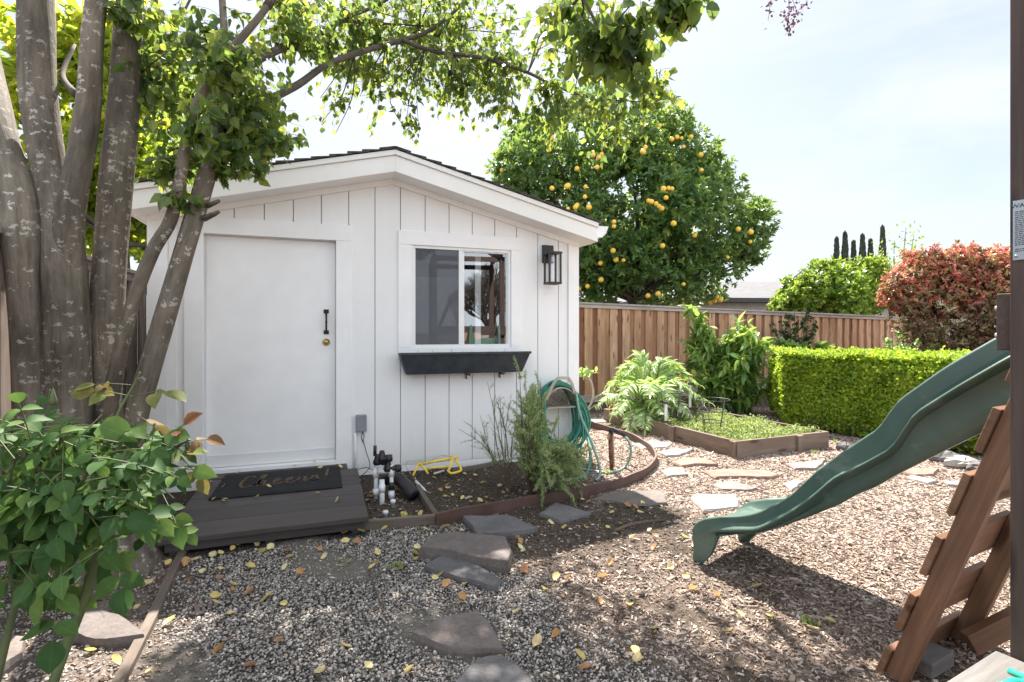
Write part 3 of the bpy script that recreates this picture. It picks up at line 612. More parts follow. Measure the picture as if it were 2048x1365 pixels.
# trickle: downspout boards on eave left
# ---------------------------------------------------------------- things hung on the shed
o = MB(); tl, tr_, bl, br = .56, 1.871, .63, 1.795
zt, zb = 1.152, .948; T0, T1 = -.20, -.035; B0 = -.15
ou = [S(bl, B0, zb), S(br, B0, zb), S(br, T1, zb), S(bl, T1, zb), S(tl, T0, zt), S(tr_, T0, zt), S(tr_, T1, zt), S(tl, T1, zt)]
inn = [S(bl + .01, B0 + .01, zb + .01), S(br - .01, B0 + .01, zb + .01), S(br - .01, T1 - .01, zb + .01), S(bl + .01, T1 - .01, zb + .01), S(tl + .018, T0 + .018, zt), S(tr_ - .018, T0 + .018, zt), S(tr_ - .018, T1 - .012, zt), S(tl + .018, T1 - .012, zt)]
o.add(ou + inn, [(3, 2, 1, 0), (0, 1, 5, 4), (1, 2, 6, 5), (2, 3, 7, 6), (3, 0, 4, 7), (4, 5, 13, 12), (5, 6, 14, 13), (6, 7, 15, 14), (7, 4, 12, 15), (8, 9, 10, 11), (12, 13, 9, 8), (13, 14, 10, 9), (14, 15, 11, 10), (15, 12, 8, 11)])
pl = thing('window_box', S(1.2, -.1, .95), 'empty charcoal trough planter hung below the shed window', 'planter')
o.build('trough', M['planter'], pl, bevel=.003)
mb = MB(); sbox(mb, tl - .004, tr_ + .004, T0 - .008, T0 + .012, zt - .018, zt + .006); mb.build('rim', M['planter'], pl, bevel=.003)
for sx_ in (1.245, 1.60):
    mb = MB(); mb.tube([S(sx_, -.005, .93), S(sx_, -.14, .93), S(sx_, -.155, .945)], .009, 6); mb.tube([S(sx_, -.012, .95), S(sx_, -.012, .88)], .008, 6); mb.build('bracket', M['rust'], pl)
mb = MB()
ps = [S(random.uniform(.62, 1.8), -.12 + random.uniform(-.04, .05), 1.1) for _ in range(30)]
for p in ps: mb.tube([p, p + Vector((random.uniform(-.03, .03), random.uniform(-.02, .02), random.uniform(.04, .085)))], .0015, 4)
mb.build('dead_plant', M['twig'], pl)
# lantern
lan = thing('wall_lantern', S(2.146, 0, 1.85), 'black box wall lantern with glass beside the shed window', 'lantern')
mb = MB(); sbox(mb, 2.075, 2.20, -.03, -.001, 2.085, 2.275); mb.build('back_plate', M['black'], lan, bevel=.004)
mb = MB(); mb.bar(S(2.14, -.03, 2.20), S(2.14, -.10, 2.185), .035, .03); mb.bar(S(2.14, -.09, 2.15), S(2.14, -.09, 2.205), .03, .03, SN); mb.build('arm', M['black'], lan, bevel=.002)
cx, ct = 2.14, -.135; h = .062
mb = MB(); sbox(mb, cx - h - .015, cx + h + .015, ct - h - .015, ct + h + .015, 2.165, 2.185); mb.build('lantern_cap', M['black'], lan, bevel=.002)
mb = MB()
for a_ in (-1, 1):
    for b_ in (-1, 1): sbox(mb, cx + a_ * h - .009, cx + a_ * h + .009, ct + b_ * h - .009, ct + b_ * h + .009, 1.872, 2.164)
for a_ in (-1, 1):
    sbox(mb, cx + a_ * h - .011, cx + a_ * h + .011, ct - h - .011, ct + h + .011, 1.85, 1.871); sbox(mb, cx - h + .0115, cx + h - .0115, ct + a_ * h - .011, ct + a_ * h + .011, 1.8505, 1.8705)
mb.build('cage', M['black'], lan)
mb = MB(); mb.lathe(S(cx, ct, 1.90), [(.026, 0), (.026, .22)], 16); mb.build('glass_tube', M['lampglass'], lan)
mb = MB(); mb.lathe(S(cx, ct, 2.09), [(0, 0), (.016, .0), (.016, .07), (0, .07)], 10); mb.build('lamp_socket', M['frame_metal'], lan)
# electrical box
eb = thing('junction_box', S(.224, 0, .42), 'small grey outdoor electrical box low on the wall beside the door', 'electrical box')
mb = MB(); sbox(mb, .176, .272, -.055, -.001, .42, .575); mb.build('box_cover', M['greybox'], eb, bevel=.006)
mb = MB(); mb.tube([S(.17, -.03, .41), S(.17, -.03, -.02)], .013, 8); mb.build('conduit', M['pvc'], eb)
mb = MB(); mb.tube(spline([S(.235, -.03, .42), S(.25, -.04, .37), S(.232, -.035, .33), S(.25, -.03, .30), S(.27, -.05, .22), S(.30, -.06, .10), S(.25, -.06, .03), S(.20, -.05, .0)], 5), .0035, 5)
mb.tube(spline([S(.24, -.03, .42), S(.225, -.04, .36), S(.25, -.035, .32)], 4), .0035, 5); mb.tube(spline([S(.17, -.07, .06), S(.26, -.08, .09), S(.36, -.12, .05)], 5), .003, 5); mb.build('cable', M['blackpl'], eb)
# ---------------------------------------------------------------- doorstep, mat
st = thing('door_step', S(-.43, -.8, 0), 'dark brown wooden plank step below the shed door', 'step')
FOOT.append([S(-1.04, -1.53, 0), S(.18, -1.55, 0), S(.18, 0, 0), S(-1.04, 0, 0)])
ed = [-1.53, -1.26, -.99, -.72, -.45, -.2]
for a, b in zip(ed, ed[1:]):
    mb = MB(); cc = (a + b) / 2; mb.box(S(-.43 + random.uniform(-.004, .004), cc, .105), (1.21, b - a - .006, .035), (SU, SN, Z)); mb.build('plank', M['step'], st, bevel=.004)
mb = MB(); mb.box(S(-.47, -.10, .112), (1.13, .19, .035), (SU, SN, Z)); mb.build('plank', M['step'], st, bevel=.005)
mb = MB()
for s_ in (-.96, -.43, .1): mb.box(S(s_, -.85, .043), (.05, 1.25, .085), (SU, SN, Z))
mb.box(S(-.43, -1.47, .055), (1.15, .03, .055), (SU, SN, Z)); mb.build('joist', M['step'], st)
dm_ = thing('doormat', S(-.45, -.46, .123), 'black doormat printed with a tan greeting on the plank step', 'doormat')
mb = MB(); rows = []
for i in range(25):
    s_ = -.90 + .93 * i / 24; rows.append([S(s_, -.80 + .70 * j / 12, .126 + .0015 * math.sin(i * 1.3) + .0015 * math.sin(j * 2.1) + (.006 if j in (0, 12) or i in (0, 24) else .011)) for j in range(13)])
mb.grid(rows, smooth=True)
s0, s1, t0, t1 = -.90, .03, -.80, -.10; sbox(mb, s0, s1, t0, t1, .1235, .131); mb.build('mat_body', M['mat'], dm_)
# handwriting: strokes on a unit grid, x right, y up
GL = {'C': ([[(.55, .85), (.45, 1.0), (.25, .95), (.08, .6), (.08, .25), (.25, .02), (.5, .08), (.75, .25)]], .62),
      'h': ([[(-.1, .15), (.1, .4), (.3, .85), (.28, 1.05), (.18, .95), (.12, .4), (.1, 0)], [(.1, .1), (.22, .42), (.36, .42), (.38, .1), (.5, .02), (.65, .18)]], .58),
      'e': ([[(0, .15), (.2, .25), (.32, .42), (.22, .52), (.1, .35), (.12, .1), (.25, 0), (.5, .18)]], .46),
      'r': ([[(0, .15), (.12, .45), (.15, .52), (.22, .42), (.36, .44), (.32, .1), (.4, .02), (.52, .18)]], .48),
      's': ([[(0, .15), (.18, .45), (.22, .52), (.32, .25), (.26, .02), (.1, .04), (.2, .0), (.45, .12)]], .48),
      '!': ([[(.25, 1.0), (.15, .28)], [(.11, .06), (.09, .02)]], .3)}
mb = MB(); xx = 0; Wd = .165
def mpos(x, y): return S(-.74 + x * Wd, -.60 + y * .34 + x * .015, .1405)
for ch in 'Cheers!':
    for st_ in GL[ch][0]:
        pts = spline([(a + xx, b, 0) for a, b in st_], 6) if len(st_) > 2 else [np.array((a + xx, b, 0)) for a, b in st_]
        W_ = [mpos(p[0], p[1]) for p in pts]; rows = []
        for i, p in enumerate(W_):
            d = (W_[min(i + 1, len(W_) - 1)] - W_[max(i - 1, 0)]).normalized(); nn = Z.cross(d); hw = .0045 + .007 * abs(d.dot(SN)); rows.append([p - nn * hw, p + nn * hw])
        mb.grid(rows)
    xx += GL[ch][1] + .12
mb.build('lettering', M['gold'], dm_)

# ================================================================ FENCES
def board_fence(name, A, B, zt0, zt1, bw, label, mat, capmat, posts, side, cat='fence', kick=True, group=None):
    A = Vector(A); B = Vector(B); d = (B - A); Lf = d.length; d.normalize(); nn = Vector((d.y, -d.x, 0)) * side
    r = thing(name, (A + B) / 2, label, cat, group); x = 0; k = 0; mb = MB()
    while x < Lf - .02:
        wd = bw * random.uniform(.94, 1.06) * (1 if not kick else (.80 if k % 2 else 1.22)); zt = zt0 + (zt1 - zt0) * x / Lf - .03; off = -.008 if k % 2 else .014
        c = A + d * (x + wd / 2) + nn * off + Z * ((zt + .12) / 2); mb.box(c, (wd - (-.01 if k % 2 else .002), .016, zt - .12), (d, nn, Z), rnd=(random.uniform(0, .45) if k % 2 else random.uniform(.4, 1))); x += wd; k += 1
    mb.build('board_panel', mat, r)
    mb = MB()
    for z0_, z1_ in ((.25, .25), (1.0, 1.0), (zt0 - .12, zt1 - .12)):
        mb.bar(A - nn * .04 + Z * z0_, B - nn * .04 + Z * z1_, .04, .085)
    mb.build('rail', mat, r)
    if kick: mb = MB(); mb.bar(A + Z * .055 + nn * .012, B + Z * .055 + nn * .012, .038, .13); mb.bar(A + Z * .125 + nn * .03, B + Z * .125 + nn * .03, .02, .02); mb.build('kick_board', M['fencecap'], r)
    mb = MB(); mb.bar(A + Z * (zt0 - .01), B + Z * (zt1 - .01), .14, .035); mb.bar(A + nn * .036 + Z * (zt0 - .062), B + nn * .036 + Z * (zt1 - .062), .02, .066); mb.build('cap_rail', capmat, r, bevel=.004)
    for x in posts:
        mb = MB(); p = A + d * x - nn * .09; mb.bar(p - Z * .05, p + Z * (zt0 + (zt1 - zt0) * x / Lf - .035), .09, .09, d); mb.build('post', mat, r)
    return r
FA = Vector((1.235 - .9, 10.05 - .42, 0)); FB = Vector((11.0, 14.56, 0))
fd = (FB - FA).normalized()
board_fence('board_fence', FA, FB, 1.935, 1.76, .142, 'tall redwood board fence with a grey cap behind the raised bed', M['fence'], M['fencecap'], [.5 + 2.4 * k for k in range(5)], 1)
A = Vector((-2.81, 2.9, 0)); dl = Vector((-.3377, .9412, 0))
board_fence('board_fence', A - dl * 2.6, A + dl * 2.75, 1.90, 1.90, .14, 'weathered grey board fence beside the left of the shed', M['oldfence'], M['oldfence'], [.4, 2.8, 5.2], 1, kick=False)
# ================================================================ STONES AND EDGING
PATHG = 'flagstones laid loose through the yard'
def flag(px, h, mat, label, z0=-.01, rough=.008, group=PATHG, name='flagstone'):
    """px: outline on the ground"""
    pts = [G(x, y, h) for x, y in px]; n = len(pts); ring = []
    for i in range(n):
        a, b = pts[i], pts[(i + 1) % n]; k = max(2, int((b - a).length / .05)); nn = Vector(((b - a).y, -(b - a).x, 0)).normalized()
        for j in range(k): ring.append(a.lerp(b, j / k) + nn * random.uniform(-1, 1) * rough)
    c = sum((p for p in pts), Vector()) / n; m = len(ring); mb = MB()
    def inn(f, z, jit): return [Vector((c.x + (p.x - c.x) * f, c.y + (p.y - c.y) * f, z + random.uniform(-1, 1) * jit)) for p in ring]
    sc = min(1, .3 / max((p - c).length for p in ring)); e = .018 * (1 if h > .03 else .6)
    rows = [inn(1.0, z0, 0), inn(1.01, h * .45, .002), inn(1 - .02, h - .006, .002), inn(.96, h, .0015), inn(.7, h + .001, .002), inn(.35, h + .001, .002)]
    b0 = len(mb.v); mb.grid(rows, closed=True, smooth=False); o_ = len(mb.v) - m
    mb.add([c + Z * (h + .001 - c.z)], [], rnd=mb.r[-1]); mb.f += [(o_ + i, o_ + (i + 1) % m, len(mb.v) - 1) for i in range(m)]; mb.sm += [False] * m
    o = mb.build(name, mat, loc=(c.x, c.y, 0)); tag(o, label, name.replace('_', ' '), group)
    FOOT.append([(c.x + (p.x - c.x) * .97, c.y + (p.y - c.y) * .97) for p in pts]); return o
SB = M['stone_brown']; SG, SP, SRD, SW = M['stone_grey'], M['stone_pink'], M['stone_red'], M['stone_pale']
flag([(925, 1031), (1023, 1030), (1076, 1054), (1037, 1063), (954, 1067)], .045, SG, 'dark grey flagstone lying against the brown curved edging')
flag([(838, 1094), (866, 1068), (910, 1062), (1012, 1072), (1026, 1100), (1016, 1122), (958, 1115), (890, 1098)], .075, SB, 'thick long rounded brownish stone slab in front of the edging', rough=.004)
flag([(848, 1131), (883, 1109), (934, 1121), (1006, 1158), (992, 1173), (910, 1153)], .035, SG, 'narrow dark grey slab tapering to a point in front of the thick slab')
flag([(1079, 1026), (1112, 1004), (1180, 1024), (1122, 1043)], .03, SG, 'diamond shaped grey flagstone tilted beside the curved edging')
flag([(1187, 997), (1231, 981), (1327, 980), (1335, 1005), (1283, 1010), (1240, 1004)], .02, SB, 'wide flat flagstone half in shade outside the curved edging')
flag([(822, 1265), (889, 1231), (961, 1219), (1009, 1295), (952, 1297), (873, 1287)], .04, SB, 'kite shaped pinkish flagstone dappled by sun on the gravel')
flag([(904, 1365), (951, 1315), (1006, 1309), (1041, 1331), (1072, 1370), (1060, 1430), (890, 1430)], .04, SG, 'large grey flagstone cut by the bottom of the picture')
flag([(1264, 887), (1305, 881), (1343, 887), (1334, 894), (1287, 897)], .02, SW, 'pale sunlit flagstone beside the green hose end')
flag([(1317, 904), (1343, 898), (1387, 898), (1361, 909), (1334, 911)], .02, SW, 'small pale flagstone below the corner of the raised bed')
flag([(1346, 925), (1364, 915), (1411, 916), (1437, 928), (1390, 927), (1364, 931)], .025, SRD, 'small red flagstone in front of the raised bed corner')
flag([(1322, 943), (1337, 935), (1366, 934), (1376, 948), (1334, 953)], .02, SP, 'small pink flagstone just outside the end of the curved edging')
flag([(1406, 941), (1448, 938), (1531, 940), (1559, 948), (1542, 954), (1474, 952), (1429, 954)], .025, SRD, 'long red flagstone in the mulch before the raised bed')
flag([(1421, 969), (1463, 961), (1516, 976), (1493, 980), (1440, 978)], .02, SP, 'small pinkish wedge flagstone between the slide and the long red one')
flag([(1380, 995), (1391, 987), (1474, 990), (1478, 1014), (1406, 1020)], .025, SW, 'pale sunlit flagstone nearest the foot of the slide')
flag([(1572, 927), (1614, 923), (1652, 918), (1633, 937), (1591, 936)], .025, SP, 'pinkish flagstone behind the upper edge of the slide')
flag([(1569, 967), (1591, 959), (1608, 960), (1584, 980)], .02, SW, 'pale flagstone corner showing just above the slide')
flag([(1800, 942), (1830, 936), (1877, 937), (1868, 948), (1830, 950)], .025, SRD, 'reddish flagstone under the slide towards the hedge')
flag([(1812, 955), (1822, 950), (1875, 960), (1855, 966)], .02, SW, 'thin pale flagstone under the slide beside the reddish one')
flag([(1886, 961), (1954, 963), (1950, 972), (1897, 969)], .02, SP, 'pale pink flagstone between the slide and the ladder')
flag([(150, 1222), (196, 1212), (264, 1242), (290, 1268), (211, 1280), (136, 1267)], .045, SB, 'broad brownish flagstone behind the rose stems')
flag([(-60, 1290), (-10, 1262), (49, 1272), (45, 1303), (0, 1337), (-50, 1350)], .05, SB, 'brownish flagstone cut by the left edge of the picture')
flag([(1150, 838), (1185, 836), (1225, 842), (1180, 847)], .015, SW, 'thin pale flagstone behind the hose beside the far bed corner')
flag([(1190, 862), (1245, 858), (1290, 868), (1240, 876)], .015, SRD, 'faint reddish flagstone behind the spigot pipe')
# border rocks
def rock(c, r, mat, label, sq=.55, group=None):
    mb = MB(); n = 12; rows = []; sx_ = random.uniform(.8, 1.4); ph = random.uniform(0, 6)
    for i in range(8):
        t = math.pi * i / 7; rows.append([Vector((c[0] + r * sx_ * math.sin(t) * math.cos(2 * math.pi * j / n) * (1 + .22 * math.sin(3 * j + ph + i)), c[1] + r * math.sin(t) * math.sin(2 * math.pi * j / n) * (1 + .22 * math.sin(2 * j + ph * 2 + i)), max(-.02, r * sq * (-math.cos(t)) + r * sq * .6 + random.uniform(-.1, .1) * r))) for j in range(n)])
    mb.grid(rows, closed=True, smooth=False); o = mb.build('border_rock', mat, loc=(c[0], c[1], 0)); return tag(o, label, 'rock', group)
RG = 'border rocks along the planting beds'
for i, (x, y, r, mt, lb) in enumerate([(1416, 822, .12, SW, 'pale border rock behind the tomato cages, leftmost of three'), (1452, 826, .13, SG, 'grey border rock behind the tomato cages, middle of three'), (1487, 824, .12, SW, 'pale border rock behind the tomato cages, rightmost of three'),
        (1530, 845, .10, SG, 'grey border rock at the left foot of the hedge'), (1580, 868, .11, SG, 'grey border rock behind the raised bed at the hedge foot'),
        (1890, 922, .12, SG, 'grey border rock between slide and ladder, leftmost of the row'), (1925, 935, .13, SW, 'whitish border rock between slide and ladder'), (1968, 946, .13, SG, 'bluish grey border rock behind the ladder rail'),
        (1690, 900, .10, SG, 'grey border rock right of the raised bed corner'), (1740, 915, .10, SG, 'grey border rock behind the slide below the hedge')]):
    p = G(x, y); rock(p, r, mt, lb, group=RG)
# curved plastic edging
def ribbon(pts, h, th, z0=-.02, zt=None, mat=None, name='', label='', cat=''):
    pts = [Vector(p) for p in pts]; a = []; mb = MB(); g = []; l = 0
    for i, p in enumerate(pts):
        d = (pts[min(i + 1, len(pts) - 1)] - pts[max(i - 1, 0)]).normalized(); nn = Vector((d.y, -d.x, 0)) * th / 2; l += (p - pts[i - 1]).length if i else 0
        hh = h * (1 + .06 * math.sin(i * .9)); a.append([Vector((p.x, p.y, z0)) + nn, Vector((p.x, p.y, hh)) + nn, Vector((p.x, p.y, hh)) - nn, Vector((p.x, p.y, z0)) - nn])
    mb.grid(a, closed=True, smooth=False); mb.add(a[0], [(0, 1, 2, 3)]); mb.add(a[-1], [(3, 2, 1, 0)])
    o = mb.build(name, mat, loc=tuple(pts[0])); return tag(o, label, cat)
ep = spline([G(x, y) for x, y in [(872, 1052), (1000, 1025), (1100, 1008), (1180, 992), (1240, 976), (1285, 957), (1310, 934), (1308, 914), (1285, 893), (1250, 876), (1200, 861), (1150, 850)]], 5)
ribbon(ep, .085, .022, mat=M['bender'], name='garden_edging', label='curved reddish brown plastic edging around the shed bed', cat='edging')
def beam(name, p0, p1, wd, h, mat, label, cat, up=Z):
    mb = MB(); mb.bar(p0, p1, wd, h, up); o = mb.build(name, mat, loc=(Vector(p0) + Vector(p1)) / 2, bevel=.006); return tag(o, label, cat)
beam('edging_timber', G(700, 1062) + Z * .03, G(872, 1047) + Z * .03, .035, .07, M['timber'], 'short weathered timber between the step and the brown edging', 'timber')
beam('edging_timber', G(835, 985) + Z * .035, G(872, 1045) + Z * .035, .04, .06, M['timber'], 'weathered timber lying across the soil beside the valve pipes', 'timber')
beam('edging_timber', G(905, 948) + Z * .02, G(1010, 928) + Z * .02, .02, .05, M['timber'], 'thin weathered timber along the shed base behind the yellow frame', 'timber')
tp = spline([G(372, 1098), G(345, 1150), G(310, 1230), G(275, 1300), G(225, 1400)], 4)
mb = MB(); rows = []
for i, p in enumerate(tp):
    p = Vector(p); d = (Vector(tp[min(i + 1, len(tp) - 1)]) - Vector(tp[max(i - 1, 0)])).normalized(); nn = Vector((d.y, -d.x, 0)) * .022; rows.append([p + nn - Z * .02, p + nn + Z * .03, p - nn + Z * .032, p - nn - Z * .02])
ln = 0; gcs = []
for i, r in enumerate(rows): ln = i * .12; gcs += [(ln, .02, 0), (ln, .02, .04), (ln, -.02, .04), (ln, -.02, 0)]
mb.grid(rows, closed=True, smooth=False, gc=gcs); mb.add(rows[0], [(0, 1, 2, 3)]); mb.add(rows[-1], [(3, 2, 1, 0)])
tag(mb.build('edging_timber', M['timber'], loc=tuple(tp[8]), bevel=.003), 'long bent weathered timber dividing the gravel from the rose bed', 'timber')
# root-like sticks
for pts, r_, lb in (([(738, 1142), (752, 1185), (766, 1225)], .006, 'thin brown stick lying in the gravel'), ([(1228, 1066), (1262, 1052), (1300, 1046), (1328, 1044)], .012, 'curved piece of bark lying in the shed shadow')):
    mb = MB(); mb.tube(spline([G(x, y) + Z * r_ * .7 for x, y in pts], 5), r_, 6, wob=.2); tag(mb.build('fallen_stick', M['twig'], loc=tuple(G(*pts[0]))), lb, 'stick')
# ================================================================ PIPES BEFORE THE WALL
va = thing('sprinkler_valves', G(778, 1010), 'white and black irrigation valve manifold beside the door step', 'sprinkler valves')
YV = 4.22
def VP(x, y, dy=0): return P(x, y, YV + dy)
def pipe(name, pts, r, mat, par, n=10): mb = MB(); mb.tube(pts, r, n); return mb.build(name, mat, par)
pipe('riser_pipe', [VP(752, 1010, .05), VP(752, 935, .05)], .017, M['pvc'], va); pipe('riser_pipe', [VP(764, 1030, -.1), VP(764, 960, -.1)], .020, M['pvc'], va)
pipe('riser_pipe', [VP(783, 1006), VP(783, 930)], .016, M['pvc'], va); pipe('cross_pipe', [VP(755, 945), VP(790, 940)], .019, M['pvc'], va)
for x, y, z_ in ((752, 985, .05), (752, 948, .05), (783, 990, 0), (783, 945, 0), (764, 977, -.1)): mb = MB(); mb.tube([VP(x, y + 7, z_), VP(x, y - 7, z_)], .025, 10); mb.build('coupling', M['pvc'], va)
for y_, h_ in ((972, 8), (1000, 2)): mb = MB(); mb.tube([VP(783, y_ + h_), VP(783, y_ - h_)], .021, 10); mb.build('black_coupling', M['blackpl'], va)
def valve(x, y, dy, dx=22):
    mb = MB(); c = VP(x, y, dy)
    mb.lathe(c - Z * .02, [(0, 0), (.03, 0), (.036, .012), (.036, .03), (.028, .045), (.02, .075), (.018, .085), (0, .085)], 12)
    mb.tube([c, c + Vector((dx * .004, 0, .005))], .024, 10); mb.lathe(c + Vector((dx * .004, 0, -.02)), [(0, 0), (.026, 0), (.03, .02), (.026, .05), (0, .052)], 12)
    mb.build('valve', M['blackpl'], va)
valve(755, 925, .05, 14); valve(764, 918, -.02, 14); valve(776, 938, 0, 20)
pipe('solenoid', [VP(750, 912, .08), VP(750, 892, .08)], .014, M['blackpl'], va)
for x, y in ((786, 1015), (771, 1038)):
    c = G(x, y); mb = MB(); mb.lathe(c, [(0, -.01), (.017, -.01), (.017, .035), (.021, .036), (.021, .055), (.015, .06), (0, .06)], 12); tag(mb.build('pipe_cap', M['pvc'], loc=tuple(c)), 'white pipe cap standing in the soil ' + ('behind a yellow leaf' if x == 771 else 'just right of the valve risers'), 'pipe cap')
mb = MB(); mb.tube(spline([VP(768, 960, .25), VP(790, 955, .2), VP(808, 968, .12), VP(822, 985, 0), VP(828, 992, -.03)], 5), [.05 + .004 * (i % 2) for i in range(21)], 12)
tag(mb.build('drain_pipe', M['blackpl'], loc=tuple(G(800, 990))), 'black drain pipe bending into the soil beside the valves', 'pipe')
# yellow tubular frame
yf = thing('tubular_frame', G(880, 945), 'yellow tubular metal frame leaning at the shed base', 'metal frame')
def YP(x, y, dy=0): return P(x, y, 4.92 + dy)
mb = MB()
mb.tube([YP(836, 930, .02), YP(917, 914, .12)], .0125, 8); mb.tube([YP(852, 937), YP(896, 934, .05)], .0105, 8)
mb.tube([YP(838, 926, .0), YP(826, 952, -.12)], .0105, 8); mb.tube(spline([YP(840, 928), YP(851, 940, -.05), YP(856, 948, -.1)], 4), .0105, 8)
mb.tube(spline([YP(905, 918, .1), YP(899, 938, 0), YP(896, 942, -.05), YP(903, 947, -.1), YP(917, 944, -.08), YP(922, 938, -.02), YP(911, 920, .1)], 5), .0115, 8)
mb.build('tube_frame', M['yellow'], yf)
mb = MB()
for k in range(7): p = YP(818 + k * 4, 921 - k * .3, .05); mb.tube([p, p - Z * .02], .0022, 5)
for k in range(6): p = YP(886 + k * 4, 911 + k * .6, .12); mb.tube([p, p - Z * .018], .0022, 5)
mb.tube(spline([YP(850, 931, .0), YP(868, 918, .08), YP(884, 911, .12), YP(905, 914, .1)], 5), .003, 5); mb.tube(spline([YP(815, 922), YP(812, 933, -.05), YP(822, 948, -.1)], 4), .003, 5)
mb.tube([YP(830, 955, -.12), YP(833, 968, -.25)], .006, 6); mb.build('spring', M['steel'], yf)
mb = MB(); mb.tube(spline([G(832, 968) + Z * .02, G(841, 976) + Z * .015, G(852, 985) + Z * .01], 4), [.014, .011, .014, .011, .014, .011, .012, .008, .005], 8); mb.build('white_fitting', M['pvc'], yf)
mb = MB(); mb.tube([G(868, 952) + Z * .02, G(888, 946) + Z * .02], .01, 8); mb.build('white_fitting', M['pvc'], yf)
# ================================================================ HOSE
HS = 2.21
hh = thing('hose_hanger', S(HS, 0, .7), 'tan plastic hose hanger on the wall under the lantern', 'hose hanger')
mb = MB(); A_ = [S(HS - .17, -.20, .66), S(HS - .10, -.23, .83), S(HS - .06, -.235, .88), S(HS + .06, -.235, .88), S(HS + .10, -.23, .83), S(HS + .17, -.20, .66)]
for a, b in zip(A_, A_[1:]): mb.bar(a, b, .03, .014, SN)
mb.build('hanger_lip', M['hanger'], hh, bevel=.002)
mb = MB(); rows = []
for i in range(13):
    t = math.pi * (.05 + .9 * i / 12); rows.append([S(HS - .17 * math.cos(t), -.01 - .2 * j, .60 + .17 * math.sin(t)) for j in (0, .5, 1)])
rows2 = [[p + Z * .012 for p in r] for r in rows]; mb.grid(rows + []); mb.grid(rows2)
mb.grid([[r[2], q[2]] for r, q in zip(rows, rows2)], smooth=False); mb.build('hanger_saddle', M['hanger'], hh)
mb = MB(); sbox(mb, HS - .17, HS + .17, -.012, -.001, .55, .70); sbox(mb, HS - .16, HS + .16, -.205, -.0125, .565, .577); mb.build('hanger_plate', M['hanger'], hh)
mb = MB()
for k in range(46): a = S(HS + random.uniform(-.13, .13), -.12 + random.uniform(-.08, .06), .59 + random.uniform(-.01, .07)); mb.tube([a, a + Vector((random.uniform(-.1, .1), random.uniform(-.05, .05), random.uniform(-.02, .07)))], .0018, 4)
tag(mb.build('bird_nest', M['twig'], loc=tuple(S(HS, -.1, .58))), 'dry twigs gathered inside the hose hanger', 'nest')
ho = thing('garden_hose', S(HS, -.12, .2), 'dark green garden hose coiled over the hanger', 'hose')
mb = MB()
for k in range(20):
    lo = .0 + .22 * random.random(); wd = .18 + .019 * (k % 6) + random.uniform(-.01, .01); t_ = -.03 - .011 * (k % 15); pts = []; top = .79 + .016 * (k // 6)
    for i in range(32):
        a = 2 * math.pi * i / 32; x = math.sin(a) * wd * (1 + (.42 if math.sin(a) > 0 else .12) * (1 - math.cos(a)) / 2); zz = (top + lo) / 2 + math.cos(a) * (top - lo) / 2
        pts.append(S(HS + x + .02 * math.sin(a * 2 + k), t_ + .02 * math.sin(a + k) - .05 * (1 - math.cos(a)) / 2, zz))
    mb.tube(pts + [pts[0]], .0118, 7, caps=False)
mb.build('coil', M['hose'], ho)
mb = MB(); mb.tube(spline([S(2.36, -.20, .70), S(2.43, -.22, .55), G(1168, 860) + Z * .18, G(1180, 925) + Z * .12, G(1172, 955) + Z * .02, G(1140, 962) + Z * .012, G(1095, 968) + Z * .012], 6), .0115, 7); mb.build('hose_loop', M['hose'], ho)
mb = MB(); mb.tube(spline([S(2.38, -.2, .72), P(1160, 828, 5.15), P(1178, 872, 4.98), P(1197, 925, 4.85), P(1200, 950, 4.78), P(1192, 962, 4.72)], 6), .0128, 8); mb.build('hose_end', M['hose2'], ho)
mb = MB(); mb.tube(spline([G(1125, 940) + Z * .03, G(1160, 940) + Z * .01, G(1215, 948) + Z * .01, G(1250, 938) + Z * .02, P(1262, 905, 5.1), P(1257, 882, 5.15), P(1247, 872, 5.2)], 6), .0125, 8); mb.build('leader_hose', M['hose2'], ho)
sp = thing('spigot_pipe', G(1223, 940), 'rusty standpipe with a green hose connector before the raised bed', 'spigot')
mb = MB(); mb.tube([G(1223, 940) - Z * .02, P(1220, 866, 5.15)], .021, 10, wob=.08); mb.build('standpipe', M['rust'], sp)
mb = MB(); mb.tube([P(1226, 866, 5.16), P(1228, 935, 5.2)], .008, 6); mb.build('stake', M['hanger'], sp)
mb = MB(); mb.tube([P(1222, 868, 5.15), P(1223, 855, 5.15)], .022, 8); mb.tube([P(1224, 858, 5.15), P(1250, 872, 5.2)], .019, 8); mb.build('hose_connector', M['blackpl'], sp)
# ================================================================ RAISED BED
C0, C1 = G(1475, 918), G(1658, 895); C3 = G(1207, 842); C2 = C1 + (C3 - C0)
FOOT.append([C0, C1, C2, C3])
bed = thing('raised_bed', (C0 + C2) / 2, 'low rectangular raised bed of weathered boards', 'raised bed')
e1 = (C1 - C0).normalized(); e2 = (C3 - C0).normalized(); H_ = .185
for a, b, up_ in ((C0 + e2 * .04, C3, 0), (C0, C1, 0), (C1 + e2 * .04, C2, 0), (C3 + e1 * .04, C2 - e1 * .04, 0)):
    mb = MB(); d = (b - a).normalized(); inw = (C0 + C2) / 2 - (a + b) / 2; sd = Vector((d.y, -d.x, 0)); sd = sd if sd.dot(inw) > 0 else -sd
    mb.bar(a + sd * .019 + Z * (H_ / 2 - .01), b + sd * .019 + Z * (H_ / 2 - .01), .036, H_ + .02); mb.build('side_board', M['bedwood'], bed, bevel=.004)
